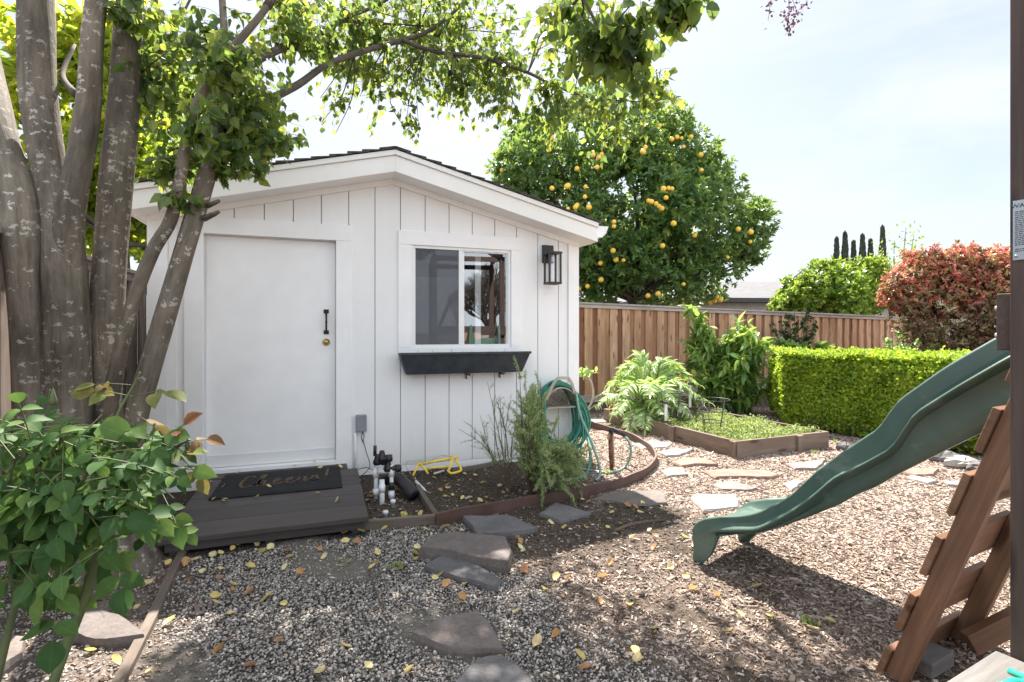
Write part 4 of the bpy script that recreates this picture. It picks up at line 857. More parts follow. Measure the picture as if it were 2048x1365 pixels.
for a, b, fr in ((C0, C3, .38), (C0, C3, .74), (C0, C1, .62), (C0, C3, .002)):
    p = a.lerp(b, fr); d = (b - a).normalized(); o_ = Vector((d.y, -d.x, 0)); o_ = o_ if o_.dot(a - (C0 + C2) / 2) > 0 else -o_
    mb = MB(); mb.box(p + o_ * .018 + d * .04 + Z * .085, (.085, .034, .19), (d, o_, Z)); mb.build('corner_stake', M['bedwood'], bed, bevel=.003)
mb = MB(); mb.prism([C0 + e1 * .04 + e2 * .04, C1 - e1 * .04 + e2 * .04, C2 - e1 * .04 - e2 * .04, C3 + e1 * .04 - e2 * .04], 0, .11); mb.build('bed_soil', plain('bed_soil', (.06, .045, .035), .95, mot=.5, sc=30, bstr=1), bed)
def bedpt(u, v, z=.11): return C0 + e1 * (u * (C1 - C0).length) + e2 * (v * (C3 - C0).length) + Z * z
# ================================================================ FOLIAGE
M['lf_tree'] = leafmat('broad_tree_leaf', [(.035, .072, .026), (.058, .108, .030), (.095, .155, .036), (.19, .23, .05)], trans=.5, tcol=(2.1, 2.0, .5), rough=.36)
M['lf_back'] = leafmat('backlit_yellow_green_leaf', [(.08, .15, .02), (.14, .22, .025), (.24, .30, .03), (.42, .36, .04)], trans=.62, tcol=(2.2, 2.0, .4), rough=.4)
M['lf_orange'] = leafmat('citrus_leaf', [(.042, .098, .04), (.066, .14, .05), (.10, .185, .06), (.22, .29, .07)], trans=.40, tcol=(1.8, 1.7, .35), rough=.28)
M['lf_hedge'] = leafmat('lime_hedge_leaf', [(.09, .17, .015), (.16, .27, .02), (.26, .37, .03), (.38, .48, .05)], trans=.4, tcol=(1.25, 1.3, .3), rough=.4, veins=False)
M['lf_green'] = leafmat('mid_green_leaf', [(.08, .16, .025), (.14, .24, .035), (.22, .33, .05), (.34, .42, .08)], trans=.4, tcol=(1.25, 1.3, .3), rough=.35, veins=False)
M['lf_red'] = leafmat('red_shrub_leaf', [(.20, .08, .055), (.42, .13, .10), (.54, .22, .16), (.34, .30, .12), (.26, .30, .10)], trans=.35, tcol=(1.4, .6, .4), rough=.3, veins=False)
M['lf_maroon'] = leafmat('maroon_green_leaf', [(.11, .06, .045), (.18, .10, .065), (.13, .13, .06), (.22, .22, .10)], trans=.3, tcol=(1.3, .8, .4), rough=.35, veins=False)
M['lf_rose'] = leafmat('rose_leaf', [(.026, .070, .020), (.042, .094, .026), (.062, .124, .032), (.10, .165, .038)], trans=.22, tcol=(1.1, 1.3, .4), rough=.62, spec=.2)
M['lf_rosered'] = leafmat('young_rose_leaf', [(.10, .15, .04), (.13, .16, .045), (.15, .12, .045), (.17, .06, .04)], trans=.35, tcol=(1.4, .9, .4), rough=.6, spec=.2)
M['lf_silver'] = leafmat('silver_green_leaf', [(.19, .30, .10), (.28, .40, .15), (.40, .50, .26), (.56, .62, .46)], trans=.35, tcol=(1.1, 1.3, .35), rough=.5)
M['lf_big'] = leafmat('drooping_shrub_leaf', [(.07, .15, .045), (.10, .20, .06), (.15, .26, .08), (.30, .38, .10)], trans=.3, tcol=(1.2, 1.3, .35), rough=.28)
M['lf_bright'] = leafmat('long_shrub_leaf', [(.09, .18, .05), (.13, .24, .07), (.20, .32, .09), (.42, .48, .14)], trans=.4, tcol=(1.4, 1.5, .35), rough=.28)
M['lf_dark'] = leafmat('dark_leaf', [(.02, .05, .02), (.035, .075, .028), (.05, .09, .035)], trans=.2, rough=.4, veins=False)
M['lf_needle'] = leafmat('grey_green_needle', [(.18, .26, .11), (.26, .35, .15), (.36, .45, .20), (.48, .54, .28)], trans=.3, tcol=(1.1, 1.2, .5), rough=.55, veins=False)
M['lf_low'] = leafmat('low_herb_leaf', [(.10, .16, .05), (.17, .24, .08), (.26, .32, .13), (.40, .42, .24)], trans=.35, tcol=(1.2, 1.3, .4), rough=.5, veins=False)
M['lf_plum'] = leafmat('purple_leaf', [(.05, .02, .03), (.08, .035, .045)], trans=.25, tcol=(1.2, .6, .8), rough=.5, veins=False)
M['lf_cyp'] = leafmat('cypress_scale', [(.04, .052, .04), (.075, .09, .06)], trans=.1, rough=.8, veins=False)  # distance haze is mixed into the cypress colour
M['lf_fall'] = leafmat('fallen_yellow_leaf', [(.60, .45, .12), (.72, .60, .24), (.78, .70, .40), (.55, .30, .12), (.42, .20, .11)], trans=.3, tcol=(1.1, 1.0, .5), rough=.5)
M['orange'] = plain('orange_fruit', (.85, .56, .08), .45, mot=.2, sc=8)

def A3(v): return np.array(list(v), float)
def limbmesh(name, limbs, mat, parent, n=10, wob=.04, k=1.0):
    mb = MB()
    for pts, rad in limbs:
        sp_ = spline(pts, 5); r_ = np.interp(np.linspace(0, 1, len(sp_)), np.linspace(0, 1, len(rad)), rad) * k; mb.tube(sp_, list(r_), n, wob=wob)
    return mb.build(name, mat, parent)
def crown_from_blobs(limbs, blobs, leafsize, per=9, droop=.45, twl=.6, lf_kind='heart', spread=1.0, dens=1.0):
    """sub-limbs from the nearest limb to each blob, twigs inside the blob, leaves along the twigs"""
    L_ = np.concatenate([np.array(spline(p, 5)) for p, r in limbs]); mb = MB(); LP = []; LD = []; LN = []; LS = []
    for (c, ra, nt) in blobs:
        nt = nt * (1.25 if c[1] < 4 else 1.05)
        c = np.array(c); ra = np.array(ra); dd = np.linalg.norm(L_ - c, axis=1); st = L_[np.argmin(dd)]; nt = int(nt * dens); ns = max(3, nt // 14); subs = []
        for k in range(ns):
            e = c + ra * norm(rng.normal(size=3)) * rng.uniform(.4, .95); mid = (st + e) / 2 + rng.normal(size=3) * .08 * np.linalg.norm(e - st)
            s_ = spline([st, mid, e], 6); mb.tube(s_, list(np.linspace(.007, .0025, len(s_))), 5, caps=False); subs.append(np.array(s_))
        for k in range(nt):
            v = rng.normal(size=3); v = v / np.linalg.norm(v) * rng.uniform(.1, 1.25) ** .5; tip = c + v * ra
            sub = subs[rng.integers(ns)]; b = sub[rng.integers(len(sub) // 3, len(sub))] if rng.uniform() < .8 else L_[np.argmin(np.linalg.norm(L_ - tip, axis=1))]
            l = np.linalg.norm(tip - b)
            mid = (tip + b) / 2 + np.array([0, 0, .12 * l]); s_ = spline([b, mid, tip], 4); mb.tube(s_, list(np.linspace(.0018, .0009, len(s_))), 3, caps=False)
            s_ = np.array(s_); nl = rng.poisson(per) + 2
            for t in rng.uniform(1 - twl, 1, nl):
                i = t * (len(s_) - 1); i0 = int(min(i, len(s_) - 2)); p = s_[i0] + (s_[i0 + 1] - s_[i0]) * (i - i0); td = norm(s_[i0 + 1] - s_[i0])
                d = norm(td * .5 + rng.normal(size=3) * .75 * spread + np.array([0, 0, -droop])); LP.append(p + d * .012); LD.append(d); LN.append(norm(rng.normal(size=3) * .8 + np.array([0, -.25, .25]))); LS.append(leafsize * rng.uniform(.6, 1.2))
    return mb, np.array(LP), np.array(LD), np.array(LN), np.array(LS)
def blob(x, y, Y, rx, ry, rd, nt): return (A3(P(x, y, Y)), (rx * Y / FP, rd, ry * Y / FP), nt)

# ---- the many-stemmed tree
YT = 3.05
tree = thing('shade_tree', (-2.35, 3.05, 0), 'large multi-stemmed shade tree with spotted bark left of the shed', 'tree')
def LB(pts, Y=YT): return [A3(P(x, y, yy)) for x, y, yy in pts]
trunks = [
    (LB([(75, 1130, 2.9), (70, 950, 2.88), (58, 750, 2.86), (46, 550, 2.85), (36, 400, 2.87), (0, 250, 3.0), (-30, 80, 3.3), (-60, -200, 3.4)]), [.13, .105, .09, .09, .10, .085, .07, .05]),
    (LB([(140, 1150, 2.95), (135, 1000, 2.95), (132, 800, 2.95), (130, 640, 2.95), (122, 490, 2.98), (98, 340, 3.0), (78, 180, 3.05), (73, 40, 3.1), (60, -300, 3.2)]), [.22, .18, .162, .152, .135, .115, .116, .124, .08]),
    (LB([(215, 1120, 3.15), (210, 880, 3.15), (214, 650, 3.15), (226, 420, 3.15), (246, 220, 3.15), (258, 60, 3.15), (268, -60, 3.2), (300, -400, 3.0)]), [.16, .115, .108, .108, .102, .088, .08, .05])]
stems = [
    (LB([(130, 680, 3.0), (134, 530, 2.97), (144, 410, 2.94), (163, 300, 2.95), (177, 200, 2.95), (184, 80, 2.95), (196, -20, 2.95), (235, -300, 2.9)]), [.09, .09, .082, .074, .068, .064, .058, .03]),
    (LB([(205, 900, 3.05), (228, 760, 3.0), (262, 620, 2.98), (305, 505, 2.95), (342, 440, 2.95), (362, 350, 2.93), (376, 270, 2.9), (411, 171, 2.9), (445, 120, 2.95), (490, 68, 3.0), (534, 14, 3.05), (600, -80, 3.1)]), [.07, .058, .052, .05, .048, .045, .042, .038, .035, .03, .026, .015]),
    (LB([(250, 960, 3.0), (268, 850, 3.0), (310, 700, 3.0), (352, 560, 3.02), (385, 450, 3.02), (404, 385, 3.03), (421, 325, 3.03), (432, 270, 3.1), (446, 220, 3.15), (452, 150, 3.25), (448, 60, 3.3), (440, -60, 3.4), (430, -200, 3.5)]), [.105, .085, .076, .074, .070, .068, .064, .056, .05, .038, .03, .025, .015])]
limbs = [
    (LB([(432, 290, 3.05), (480, 250, 3.3), (537, 202, 3.6), (600, 167, 3.9), (654, 130, 4.2), (724, 104, 4.5), (800, 82, 4.8), (857, 62, 5.0), (924, 8, 5.2), (990, -90, 5.5)]), [.05, .045, .04, .037, .035, .034, .032, .028, .02, .01]),
    (LB([(805, 81, 4.8), (850, 98, 4.85), (890, 107, 4.85), (940, 112, 4.8), (994, 124, 4.7), (1056, 146, 4.6), (1110, 172, 4.5), (1180, 195, 4.4), (1290, 205, 4.3)]), [.03, .028, .026, .025, .024, .02, .016, .011, .006]),
    (LB([(450, 200, 3.15), (500, 130, 3.4), (560, 98, 3.8), (616, 76, 4.2), (662, 54, 4.5), (700, 32, 4.7), (760, 8, 5.0), (830, -40, 5.3)]), [.045, .042, .04, .038, .034, .03, .022, .012]),
    (LB([(683, 42, 4.6), (745, 46, 4.9), (800, 50, 5.1), (850, 53, 5.4), (930, 60, 5.8), (1030, 68, 6.1)]), [.02, .018, .015, .014, .010, .006]),
    (LB([(534, 14, 3.05), (600, -80, 3.15), (800, -220, 3.1), (1000, -200, 2.8), (1130, -60, 2.65), (1200, 60, 2.55)]), [.035, .03, .026, .022, .015, .008]),
    (LB([(1000, -200, 2.8), (1200, -150, 2.6), (1320, -40, 2.45), (1400, 0, 2.4)]), [.018, .014, .009, .004]),
    (LB([(240, 230, 3.15), (270, 180, 3.3), (330, 110, 3.6), (350, 60, 3.8), (400, -40, 4.2)]), [.03, .026, .02, .016, .01]),
    (LB([(152, 190, 3.0), (125, 150, 3.2), (150, 90, 3.4)]), [.03, .022, .012]),
    (LB([(365, 330, 2.95), (385, 270, 3.0), (425, 330, 3.1), (455, 360, 3.1)]), [.02, .016, .012, .01])]
for k, tr in enumerate(trunks): limbmesh('trunk', [tr], M['bark'], tree, 24, .05, (.84, .74, .80)[k])
mb = MB(); mb.lathe((-2.4, 3.02, -.02), [(.36, 0), (.32, .07), (.28, .2), (.2, .42)], 18); mb.build('root_flare', M['bark'], tree)
for k, tr in enumerate(stems): limbmesh('stem', [tr], M['bark'], tree, 14, .04, (.86, .70, .74)[k])
for tr in limbs: limbmesh('branch', [tr], M['bark2'], tree, 8, .06, .72)
mb = MB(); mb.tube([P(415, 412, 3.0), P(432, 405, 2.96), P(438, 402, 2.95)], [.016, .012, .01], 7); mb.tube([P(408, 437, 3.0), P(430, 428, 2.93), P(437, 424, 2.92)], [.02, .013, .011], 7); mb.build('branch_stub', M['bark'], tree)
bl = [blob(430, 130, 3.3, 150, 115, .35, 84), blob(500, 240, 3.2, 100, 85, .3, 76), blob(330, 170, 3.3, 65, 130, .3, 50), blob(560, 290, 3.15, 50, 30, .15, 16), blob(470, 320, 3.05, 65, 45, .2, 26), blob(335, 345, 3.0, 50, 50, .2, 18), blob(300, 60, 3.5, 60, 70, .3, 24), blob(360, 395, 2.9, 30, 22, .1, 5), blob(450, 130, 2.8, 90, 90, .1, 26), blob(395, 250, 2.8, 42, 60, .08, 12), blob(280, 30, 3.0, 60, 40, .12, 10), blob(600, 50, 3.8, 80, 70, .3, 34),
      blob(690, 90, 5.0, 110, 70, 1.02, 64), blob(820, 40, 5.4, 150, 70, 1.36, 110), blob(850, 150, 5.5, 110, 60, 1.02, 76), blob(960, 60, 5.6, 130, 80, 1.36, 90), blob(930, 190, 5.3, 120, 50, 1.02, 64), blob(1010, 150, 5.0, 90, 60, 0.85, 46), blob(740, 190, 5.2, 70, 50, 0.68, 30),
      blob(650, 230, 5.0, 38, 35, 0.42, 13), blob(820, 255, 5.3, 34, 22, 0.34, 10), blob(700, 150, 5.1, 60, 40, 0.68, 20), blob(990, 225, 4.9, 60, 35, 0.51, 18), blob(1150, 60, 4.8, 110, 70, 0.85, 46), blob(1170, 250, 4.4, 110, 50, 0.59, 36), blob(1290, 205, 4.2, 85, 45, 0.51, 26), blob(1100, 200, 4.6, 70, 55, 0.59, 24), blob(1250, 120, 4.4, 90, 50, 0.59, 20), blob(1080, 255, 4.5, 70, 35, 0.51, 14), blob(1230, 290, 4.3, 60, 32, 0.42, 13),
      blob(560, 25, 4.2, 110, 50, .9, 44), blob(640, 120, 4.7, 70, 35, .7, 22), blob(750, 110, 5.2, 90, 50, 1.2, 34), blob(900, 100, 5.6, 100, 50, 1.3, 34), blob(560, -120, 3.7, 150, 80, .5, 40), blob(430, -150, 3.3, 130, 90, .4, 44), blob(250, -120, 3.3, 160, 100, .4, 40)]
mb_, lp, ldr, ln_, ls = crown_from_blobs(trunks + stems + limbs, bl, .062, per=5.0, twl=.95, droop=1.3)
mb_.build('twigs', M['bark2'], tree); leaves('crown', lp, ldr, ln_, ls, M['lf_tree'], tree, 'heart', 1.0, curl=.35)
bl = [blob(1120, 50, 2.7, 80, 65, .3, 14), blob(1190, 95, 2.6, 100, 90, .3, 24), blob(1285, 75, 2.5, 85, 85, .3, 24), blob(1180, 150, 2.6, 50, 35, .12, 5), blob(1260, 150, 2.5, 40, 35, .1, 5), blob(1340, 30, 2.4, 60, 50, .15, 12), blob(1375, -10, 2.4, 60, 30, .12, 7), blob(1260, -60, 2.6, 140, 50, .2, 16)]
mb_, lp, ldr, ln_, ls = crown_from_blobs(limbs[4:6], bl, .074, per=4, droop=1.5, twl=.95)
lp = np.vstack([lp, [A3(P(1424, 2, 2.4))]]); ldr = np.vstack([ldr, [[.05, 0, -1]]]); ln_ = np.vstack([ln_, [[.2, -1, .1]]]); ls = np.append(ls, .09)
mb_.build('twigs', M['bark2'], tree); leaves('crown', lp, ldr, ln_, ls, M['lf_tree'], tree, 'rose', 1.12, smooth=True)

# ---- crowns made of leaf rosettes on lumps
def rosettes(lumps, n, per, size, out=.55, fill=.35, zmin=None):
    """lumps: (centre, radii). leaves stand round shoot tips on and inside the lumps"""
    wts = np.array([r[0] * r[2] + r[1] * r[2] + r[0] * r[1] for c, r in lumps]); wts /= wts.sum(); P_ = []; D_ = []; N_ = []; S_ = []; U_ = []
    ch = rng.choice(len(lumps), n, p=wts); v = rdir(n); rr = 1 - fill * rng.uniform(0, 1, n) ** 1.6 + rng.normal(0, .035, n); C = np.array([lumps[i][0] for i in ch]); RR = np.array([lumps[i][1] for i in ch])
    pts = C + v * RR * rr[:, None]; nn = norm(v / RR)
    if zmin is not None: k = pts[:, 2] > zmin; pts, nn = pts[k], nn[k]
    m = len(pts); ax = norm(nn + rng.normal(0, .45, (m, 3)) + [0, 0, .25]); u0 = rng.uniform(0, 1, m)
    ax = np.repeat(ax, per, 0); pp = np.repeat(pts, per, 0); q = rdir(len(ax)); q = norm(q - ax * (q * ax).sum(-1, keepdims=True)); t = rng.uniform(out * .5, 1.1, len(ax))[:, None]
    d = norm(ax * (1 - t * .5) + q * t + [0, 0, -.12]); pp = pp + ax * rng.uniform(-.6, .4, len(ax))[:, None] * size; nr = norm(ax + rng.normal(0, .3, ax.shape))
    return pp, d, nr, size * rng.uniform(.6, 1.2, len(ax)), np.clip(np.repeat(u0, per) * .7 + rng.uniform(0, .3, len(ax)), 0, 1)
def bumpy(lumps, n=7, f=.42, keep=True):
    o = []
    for c, r in lumps:
        r = np.array(r); o.append((c, tuple(r * .82)))
        for k in range(n): v = rdir(1)[0]; ff = f * rng.uniform(.6, 1.25); o.append((c + v * r * (.98 - ff * .55), tuple(r * ff)))
    return o
def lump(x, y, Y, r, rd=1.0, ry=None): return (A3(P(x, y, Y)), (r * Y / FP, r * Y / FP * rd, (ry or r) * Y / FP))
def inner_branches(root, base, lumps, r0, mat, name='trunk', extra=2):
    mb = MB(); base = A3(base); cz = min(c[2] - r[2] for c, r in lumps)
    fork = base + np.array([0, 0, max(.3, cz - base[2] + .4)]); sp_ = spline([base, (base + fork) / 2 + [.05, 0, 0], fork], 5); mb.tube(sp_, list(np.linspace(r0, r0 * .7, len(sp_))), 10, wob=.05)
    t_ = mb.build(name, mat, root); mb = MB()
    for c, r in lumps:
        for k in range(extra):
            e = c + rng.normal(size=3) * np.array(r) * .4; mid = (fork + e) / 2 + rng.normal(size=3) * .15; s_ = spline([fork, mid, e], 5); mb.tube(s_, list(np.linspace(r0 * .4, r0 * .08, len(s_))), 6)
    mb.build('limbs', mat, root)
# orange tree
ot = thing('orange_tree', (3.1, 13.6, 0), 'large round orange tree full of fruit behind the redwood fence', 'tree')
OL = [lump(1090, 330, 13.4, 95), lump(1180, 290, 13.6, 100), lump(1290, 285, 13.6, 90), lump(1365, 320, 13.6, 80), lump(1130, 460, 13.2, 120), lump(1260, 420, 13.0, 140), lump(1390, 440, 13.2, 115), lump(1470, 465, 13.6, 66), lump(1195, 540, 13.2, 75), lump(1320, 535, 13.0, 95), lump(1425, 540, 13.3, 72), lump(1345, 262, 13.7, 45), lump(1500, 435, 13.6, 40), lump(1040, 380, 13.6, 50), lump(1180, 565, 13.3, 55), lump(1060, 280, 13.8, 50), lump(1250, 350, 13.2, 100), lump(1500, 500, 13.6, 38), lump(1420, 385, 13.5, 60)]
inner_branches(ot, (3.1, 13.6, 0), OL, .17, M['bark2'])
p_, d_, n_, s_, u_ = rosettes(bumpy(OL, 8), 9500, 8, .15, fill=.25); leaves('crown', p_, d_, n_, s_, M['lf_orange'], ot, 'lance', 1.35, rnd=u_)
fr = [(1004, 341), (1103, 276), (1098, 300), (1104, 377), (1134, 373), (1154, 338), (1186, 311), (1198, 315), (1203, 309), (1194, 335), (1243, 279), (1291, 295), (1286, 304), (1354, 275), (1363, 277), (1343, 279), (1367, 294), (1401, 310), (1403, 341), (1136, 372), (1171, 374), (1170, 394), (1154, 411), (1151, 415), (1178, 415), (1136, 418), (1228, 444), (1228, 453), (1327, 378), (1337, 377), (1344, 378), (1332, 396), (1297, 402), (1303, 404), (1312, 408), (1318, 413), (1226, 502), (1232, 520), (1247, 521), (1201, 527), (1325, 492), (1367, 569), (1500, 484), (1158, 578), (1455, 515), (1420, 606), (1430, 602), (1441, 600), (1434, 595), (1296, 592), (1316, 588), (1175, 573), (1389, 471), (1262, 268)]
for _ in range(12): t_ = random.choice(OL); fr.append((1024 + (t_[0][0] + random.uniform(-.8, .8) * t_[1][0]) * FP / t_[0][1], HZ - (t_[0][2] + random.uniform(-.8, .6) * t_[1][2] - HC) * FP / t_[0][1]))
pm = MB(); pm.lathe((0, 0, 0), [(0, -.085), (.045, -.075), (.075, -.04), (.086, 0), (.075, .045), (.045, .075), (.012, .083), (0, .08)], 12); o0 = None
for i, (x, y) in enumerate(fr):
    hit = None   # set each fruit into the crown's near face
    dirv = A3(P(x, y, 1.0)) - [0, 0, HC]; best = 99
    for c, r in OL:
        r = np.array(r); q0 = (np.array([0, 0, HC]) - c) / r; dd = dirv / r; a_, b_, c_ = dd @ dd, 2 * q0 @ dd, q0 @ q0 - 1; D = b_ * b_ - 4 * a_ * c_
        if D > 0: best = min(best, (-b_ - D ** .5) / (2 * a_))
    if best > 50: best = 13.3
    p = P(x, y, best + (.02 if i < 54 else .12))
    if i == 0: o0 = pm.build('orange_fruit', M['orange'], None); o0.parent = ot
    o = o0 if i == 0 else o0.copy()
    if i: COL.objects.link(o); o.parent = ot
    o.location = p - Vector(ot['_org']); k = random.uniform(.52, .8); o.scale = (k, k, k); o.rotation_euler = (random.random(), random.random(), 0)
# trees and shrubs along the fences
gt = thing('leafy_tree', (7.6, 16.2, 0), 'bright green loose leafy tree behind the fence beside the red shrub', 'tree')
GL_ = [lump(1650, 585, 15.8, 72, .8), lump(1600, 592, 15.8, 42, .8), lump(1720, 580, 16, 55, .8), lump(1700, 545, 16.2, 32), lump(1640, 540, 16, 26), lump(1750, 550, 16.2, 32), lump(1585, 612, 15.6, 36), lump(1690, 615, 15.6, 60)]
inner_branches(gt, (7.6, 16.2, 0), GL_, .12, M['bark2']); p_, d_, n_, s_, u_ = rosettes(bumpy(GL_), 3600, 7, .14, fill=.5); leaves('crown', p_, d_, n_, s_, M['lf_green'], gt, 'lance', 1.6, rnd=u_)
rs_ = thing('red_tip_shrub', (8.9, 10.6, 0), 'large shrub with red young leaves at the far end of the fence', 'shrub')
RL = [lump(1880, 575, 10.8, 78, .8), lump(1810, 570, 10.8, 48), lump(1950, 570, 10.8, 70), lump(1850, 535, 10.9, 45), lump(1920, 530, 10.9, 48), lump(2010, 570, 10.8, 70)]
RL2 = [lump(1900, 640, 10.6, 95, .8), lump(1830, 640, 10.6, 55), lump(1990, 640, 10.6, 95, .8), lump(1900, 700, 10.6, 70), lump(1840, 685, 10.6, 40), lump(2000, 710, 10.6, 70)]
inner_branches(rs_, (9.0, 10.8, 0), RL + RL2, .06, M['bark2'], 'stems'); p_, d_, n_, s_, u_ = rosettes(bumpy(RL, 8, .35), 4800, 7, .085, fill=.3, out=.6); leaves('red_foliage', p_, d_, n_, s_, M['lf_red'], rs_, 'lance', 1.5, rnd=u_)
p_, d_, n_, s_, u_ = rosettes(bumpy(RL2 + [(c, tuple(np.array(r) * .85)) for c, r in RL]), 4600, 7, .08, fill=.5); leaves('maroon_foliage', p_, d_, n_, s_ * .9, M['lf_maroon'], rs_, 'lance', 1.7, rnd=u_)
fc = plain('cream_blossom', (.62, .60, .45), .8)
mb = MB()
for x, y in ((1882, 610), (1897, 620), (1905, 642), (1925, 640), (1880, 605), (1908, 618), (1916, 645)):
    c = P(x, y, 9.9)
    for k in range(26): q = c + Vector(rng.normal(0, .028, 3)); mb.lathe(q, [(0, -.006), (.008, 0), (0, .006)], 5)
mb.build('blossom', fc, rs_)
wt = thing('sparse_tree', (9.7, 15.5, 0), 'thin wispy bare-topped tree between the cypresses and the red shrub', 'tree')
sl = [([A3(P(1790 + dx * .2, 650, 15.5)), A3(P(1795 + dx * .6, 560, 15.5)), A3(P(1800 + dx, top, 15.5))], [.03, .015, .006]) for dx, top in ((-40, 500), (-12, 480), (12, 455), (28, 470), (45, 500), (-28, 520))]
limbmesh('stems', sl, M['bark2'], wt, 5); q = []; dd = []
for pts, r in sl:
    s2 = np.array(spline(pts, 8))
    for k in range(90): i = rng.integers(3, len(s2)); q.append(s2[i] + rng.normal(0, .14, 3)); dd.append(rng.normal(size=3))
leaves('crown', q, dd, rdir(len(q)), .11, M['lf_green'], wt, 'lance', 1.5)
# hedge
hA, hB, hC, hD = Vector((3.82, 7.45, 0)), Vector((5.35, 5.0, 0)), Vector((4.35, 8.9, 0)), Vector((6.9, 7.2, 0))
hd = thing('clipped_hedge', (5, 7, 0), 'low clipped lime green hedge behind the slide', 'hedge')
def quadpts(a, b, c, d, n):
    u, v = rng.uniform(0, 1, (2, n)); a, b, c, d = map(A3, (a, b, c, d)); return (a * ((1 - u) * (1 - v))[:, None] + b * (u * (1 - v))[:, None] + c * (u * v)[:, None] + d * ((1 - u) * v)[:, None])
HT = 1.04; PP = []; NN = []
for (a, b), n in (((hB, hA), 13000), ((hA, hC), 5000)):
    nv = A3((b - a).cross(Z).normalized()); nv = nv if nv @ A3((a + b) / 2 - Vector((5.1, 7.1, 0))) > 0 else -nv; q = quadpts(a + Z * .05, b + Z * .05, b + Z * HT, a + Z * HT, n)
    h_ = q[:, 2] / HT; q -= nv * (np.where(h_ > .82, ((h_ - .82) / .18) ** 2 * .15, 0) + .10 * (1 - sstep(0, .3, h_)))[:, None]; q += nv * (.05 * vnoise(q[:, 0] + q[:, 1], q[:, 2], 1.1, 31) - rng.exponential(.04, n) + np.where(rng.uniform(0, 1, n) < .02, rng.uniform(.01, .06, n), 0))[:, None]; PP.append(q); NN.append(np.tile(nv, (n, 1)))
q = quadpts(hA + Z * HT, hB + Z * HT, hD + Z * HT, hC + Z * HT, 12000); q[:, 2] += .035 * vnoise(q[:, 0], q[:, 1], .9, 33) - rng.exponential(.02, len(q)) + np.where(rng.uniform(0, 1, len(q)) < .03, rng.uniform(.01, .07, len(q)), 0); PP.append(q); NN.append(np.tile([0, 0, 1.], (len(q), 1)))
PP = np.vstack(PP); NN = np.vstack(NN); per = 3
pp = np.repeat(PP, per, 0) + rng.normal(0, .012, (len(PP) * per, 3)); nn = np.repeat(NN, per, 0); dd = norm(nn * .7 + rng.normal(0, .75, pp.shape) + [0, 0, .35]); hn = np.clip(.5 + .22 * vnoise(pp[:, 0] * 1.0, pp[:, 2] * 1.5 + pp[:, 1], 1.3, 41) + rng.normal(0, .2, len(pp)) , 0, 1)
leaves('foliage', pp, dd, nn + rng.normal(0, .5, pp.shape), .041 * rng.uniform(.6, 1.2, len(pp)), M['lf_hedge'], hd, 'small', 1.5, rnd=hn)
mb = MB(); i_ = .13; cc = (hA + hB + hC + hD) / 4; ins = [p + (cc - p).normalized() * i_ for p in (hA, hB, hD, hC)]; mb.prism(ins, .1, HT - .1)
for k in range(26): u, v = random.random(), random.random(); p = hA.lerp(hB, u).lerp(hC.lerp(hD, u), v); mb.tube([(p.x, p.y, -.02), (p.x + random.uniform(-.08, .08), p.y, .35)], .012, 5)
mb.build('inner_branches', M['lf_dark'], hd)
# big leaved shrub by the fence
def shrub(name, lumps, n, per, size, mat, kind, wid, label, cat='shrub', droop=.5, base=None, loc=None, stems=8, group=None, lens=.12):
    c = np.mean([l[0] for l in lumps], 0); base = A3(base) if base is not None else np.array([c[0], c[1], 0]); r = thing(name, tuple(base), label, cat, group); mb = MB(); P_ = []; D_ = []; N_ = []
    for cc, rr in lumps:
        for k in range(stems):
            e = cc + rdir(1)[0] * np.array(rr) * rng.uniform(.4, 1.0) * [1, 1, 1]; e[2] = max(e[2], .05); b = base + np.array([rng.normal(0, .06), rng.normal(0, .06), 0]); mid = (b + e) / 2 + [0, 0, .1]; s2 = spline([b, mid, e], 5); mb.tube(s2, list(np.linspace(.012, .004, len(s2))), 5, caps=False); s2 = np.array(s2)
            for j in range(n):
                i = rng.integers(len(s2) // 2, len(s2)); q = s2[i] + rng.normal(0, .02, 3); ax = norm(s2[-1] - s2[-2]) if len(s2) > 1 else np.array([0, 0, 1.])
                for m_ in range(per):
                    d = norm(ax * .4 + rng.normal(size=3) * .7 + [0, 0, -droop * rng.uniform(0, 1)]); P_.append(q); D_.append(d); N_.append([rng.normal(0, .3), rng.normal(0, .3), 1])
    mb.build('stems', M['stem'], r); leaves('foliage', P_, D_, N_, size * rng.uniform(.6, 1.15, len(P_)), mat, r, kind, wid, curl=.35); return r
shrub('broadleaf_shrub', [lump(1440, 735, 8.8, 64), lump(1490, 720, 8.6, 55), lump(1400, 690, 9.0, 28), lump(1395, 645, 9.0, 30), lump(1470, 660, 8.8, 30), lump(1505, 690, 8.5, 32), lump(1430, 780, 8.7, 45), lump(1500, 770, 8.6, 42)], 13, 3, .22, M['lf_bright'], 'lance', 1.15, 'tall shrub with long drooping leaves left of the hedge', droop=.9, base=(3.75, 8.9, 0), stems=10)
shrub('dark_shrub', [lump(1590, 650, 11.5, 42), lump(1560, 660, 11.5, 30), lump(1615, 640, 11.5, 25)], 10, 4, .09, M['lf_dark'], 'oval', 1, 'small dark twiggy shrub against the fence above the hedge', base=(6.2, 11.5, 0))
shrub('cabbage_plant', [lump(1580, 695, 9.8, 38, ry=14), lump(1620, 700, 9.8, 30, ry=12), lump(1385, 720, 9.6, 25, ry=22)], 6, 2, .26, M['lf_big'], 'oval', 1.3, 'broad blue green leafy plants growing behind the hedge top', 'plant', droop=.2, base=(5.0, 9.9, .35), stems=7)
shrub('low_shrub', [lump(1800, 690, 10.2, 40, ry=22), lump(1850, 700, 10, 40, ry=20)], 12, 3, .10, M['lf_big'], 'lance', 1.5, 'low green shrub between the hedge and the red shrub', base=(7.5, 10.2, 0))
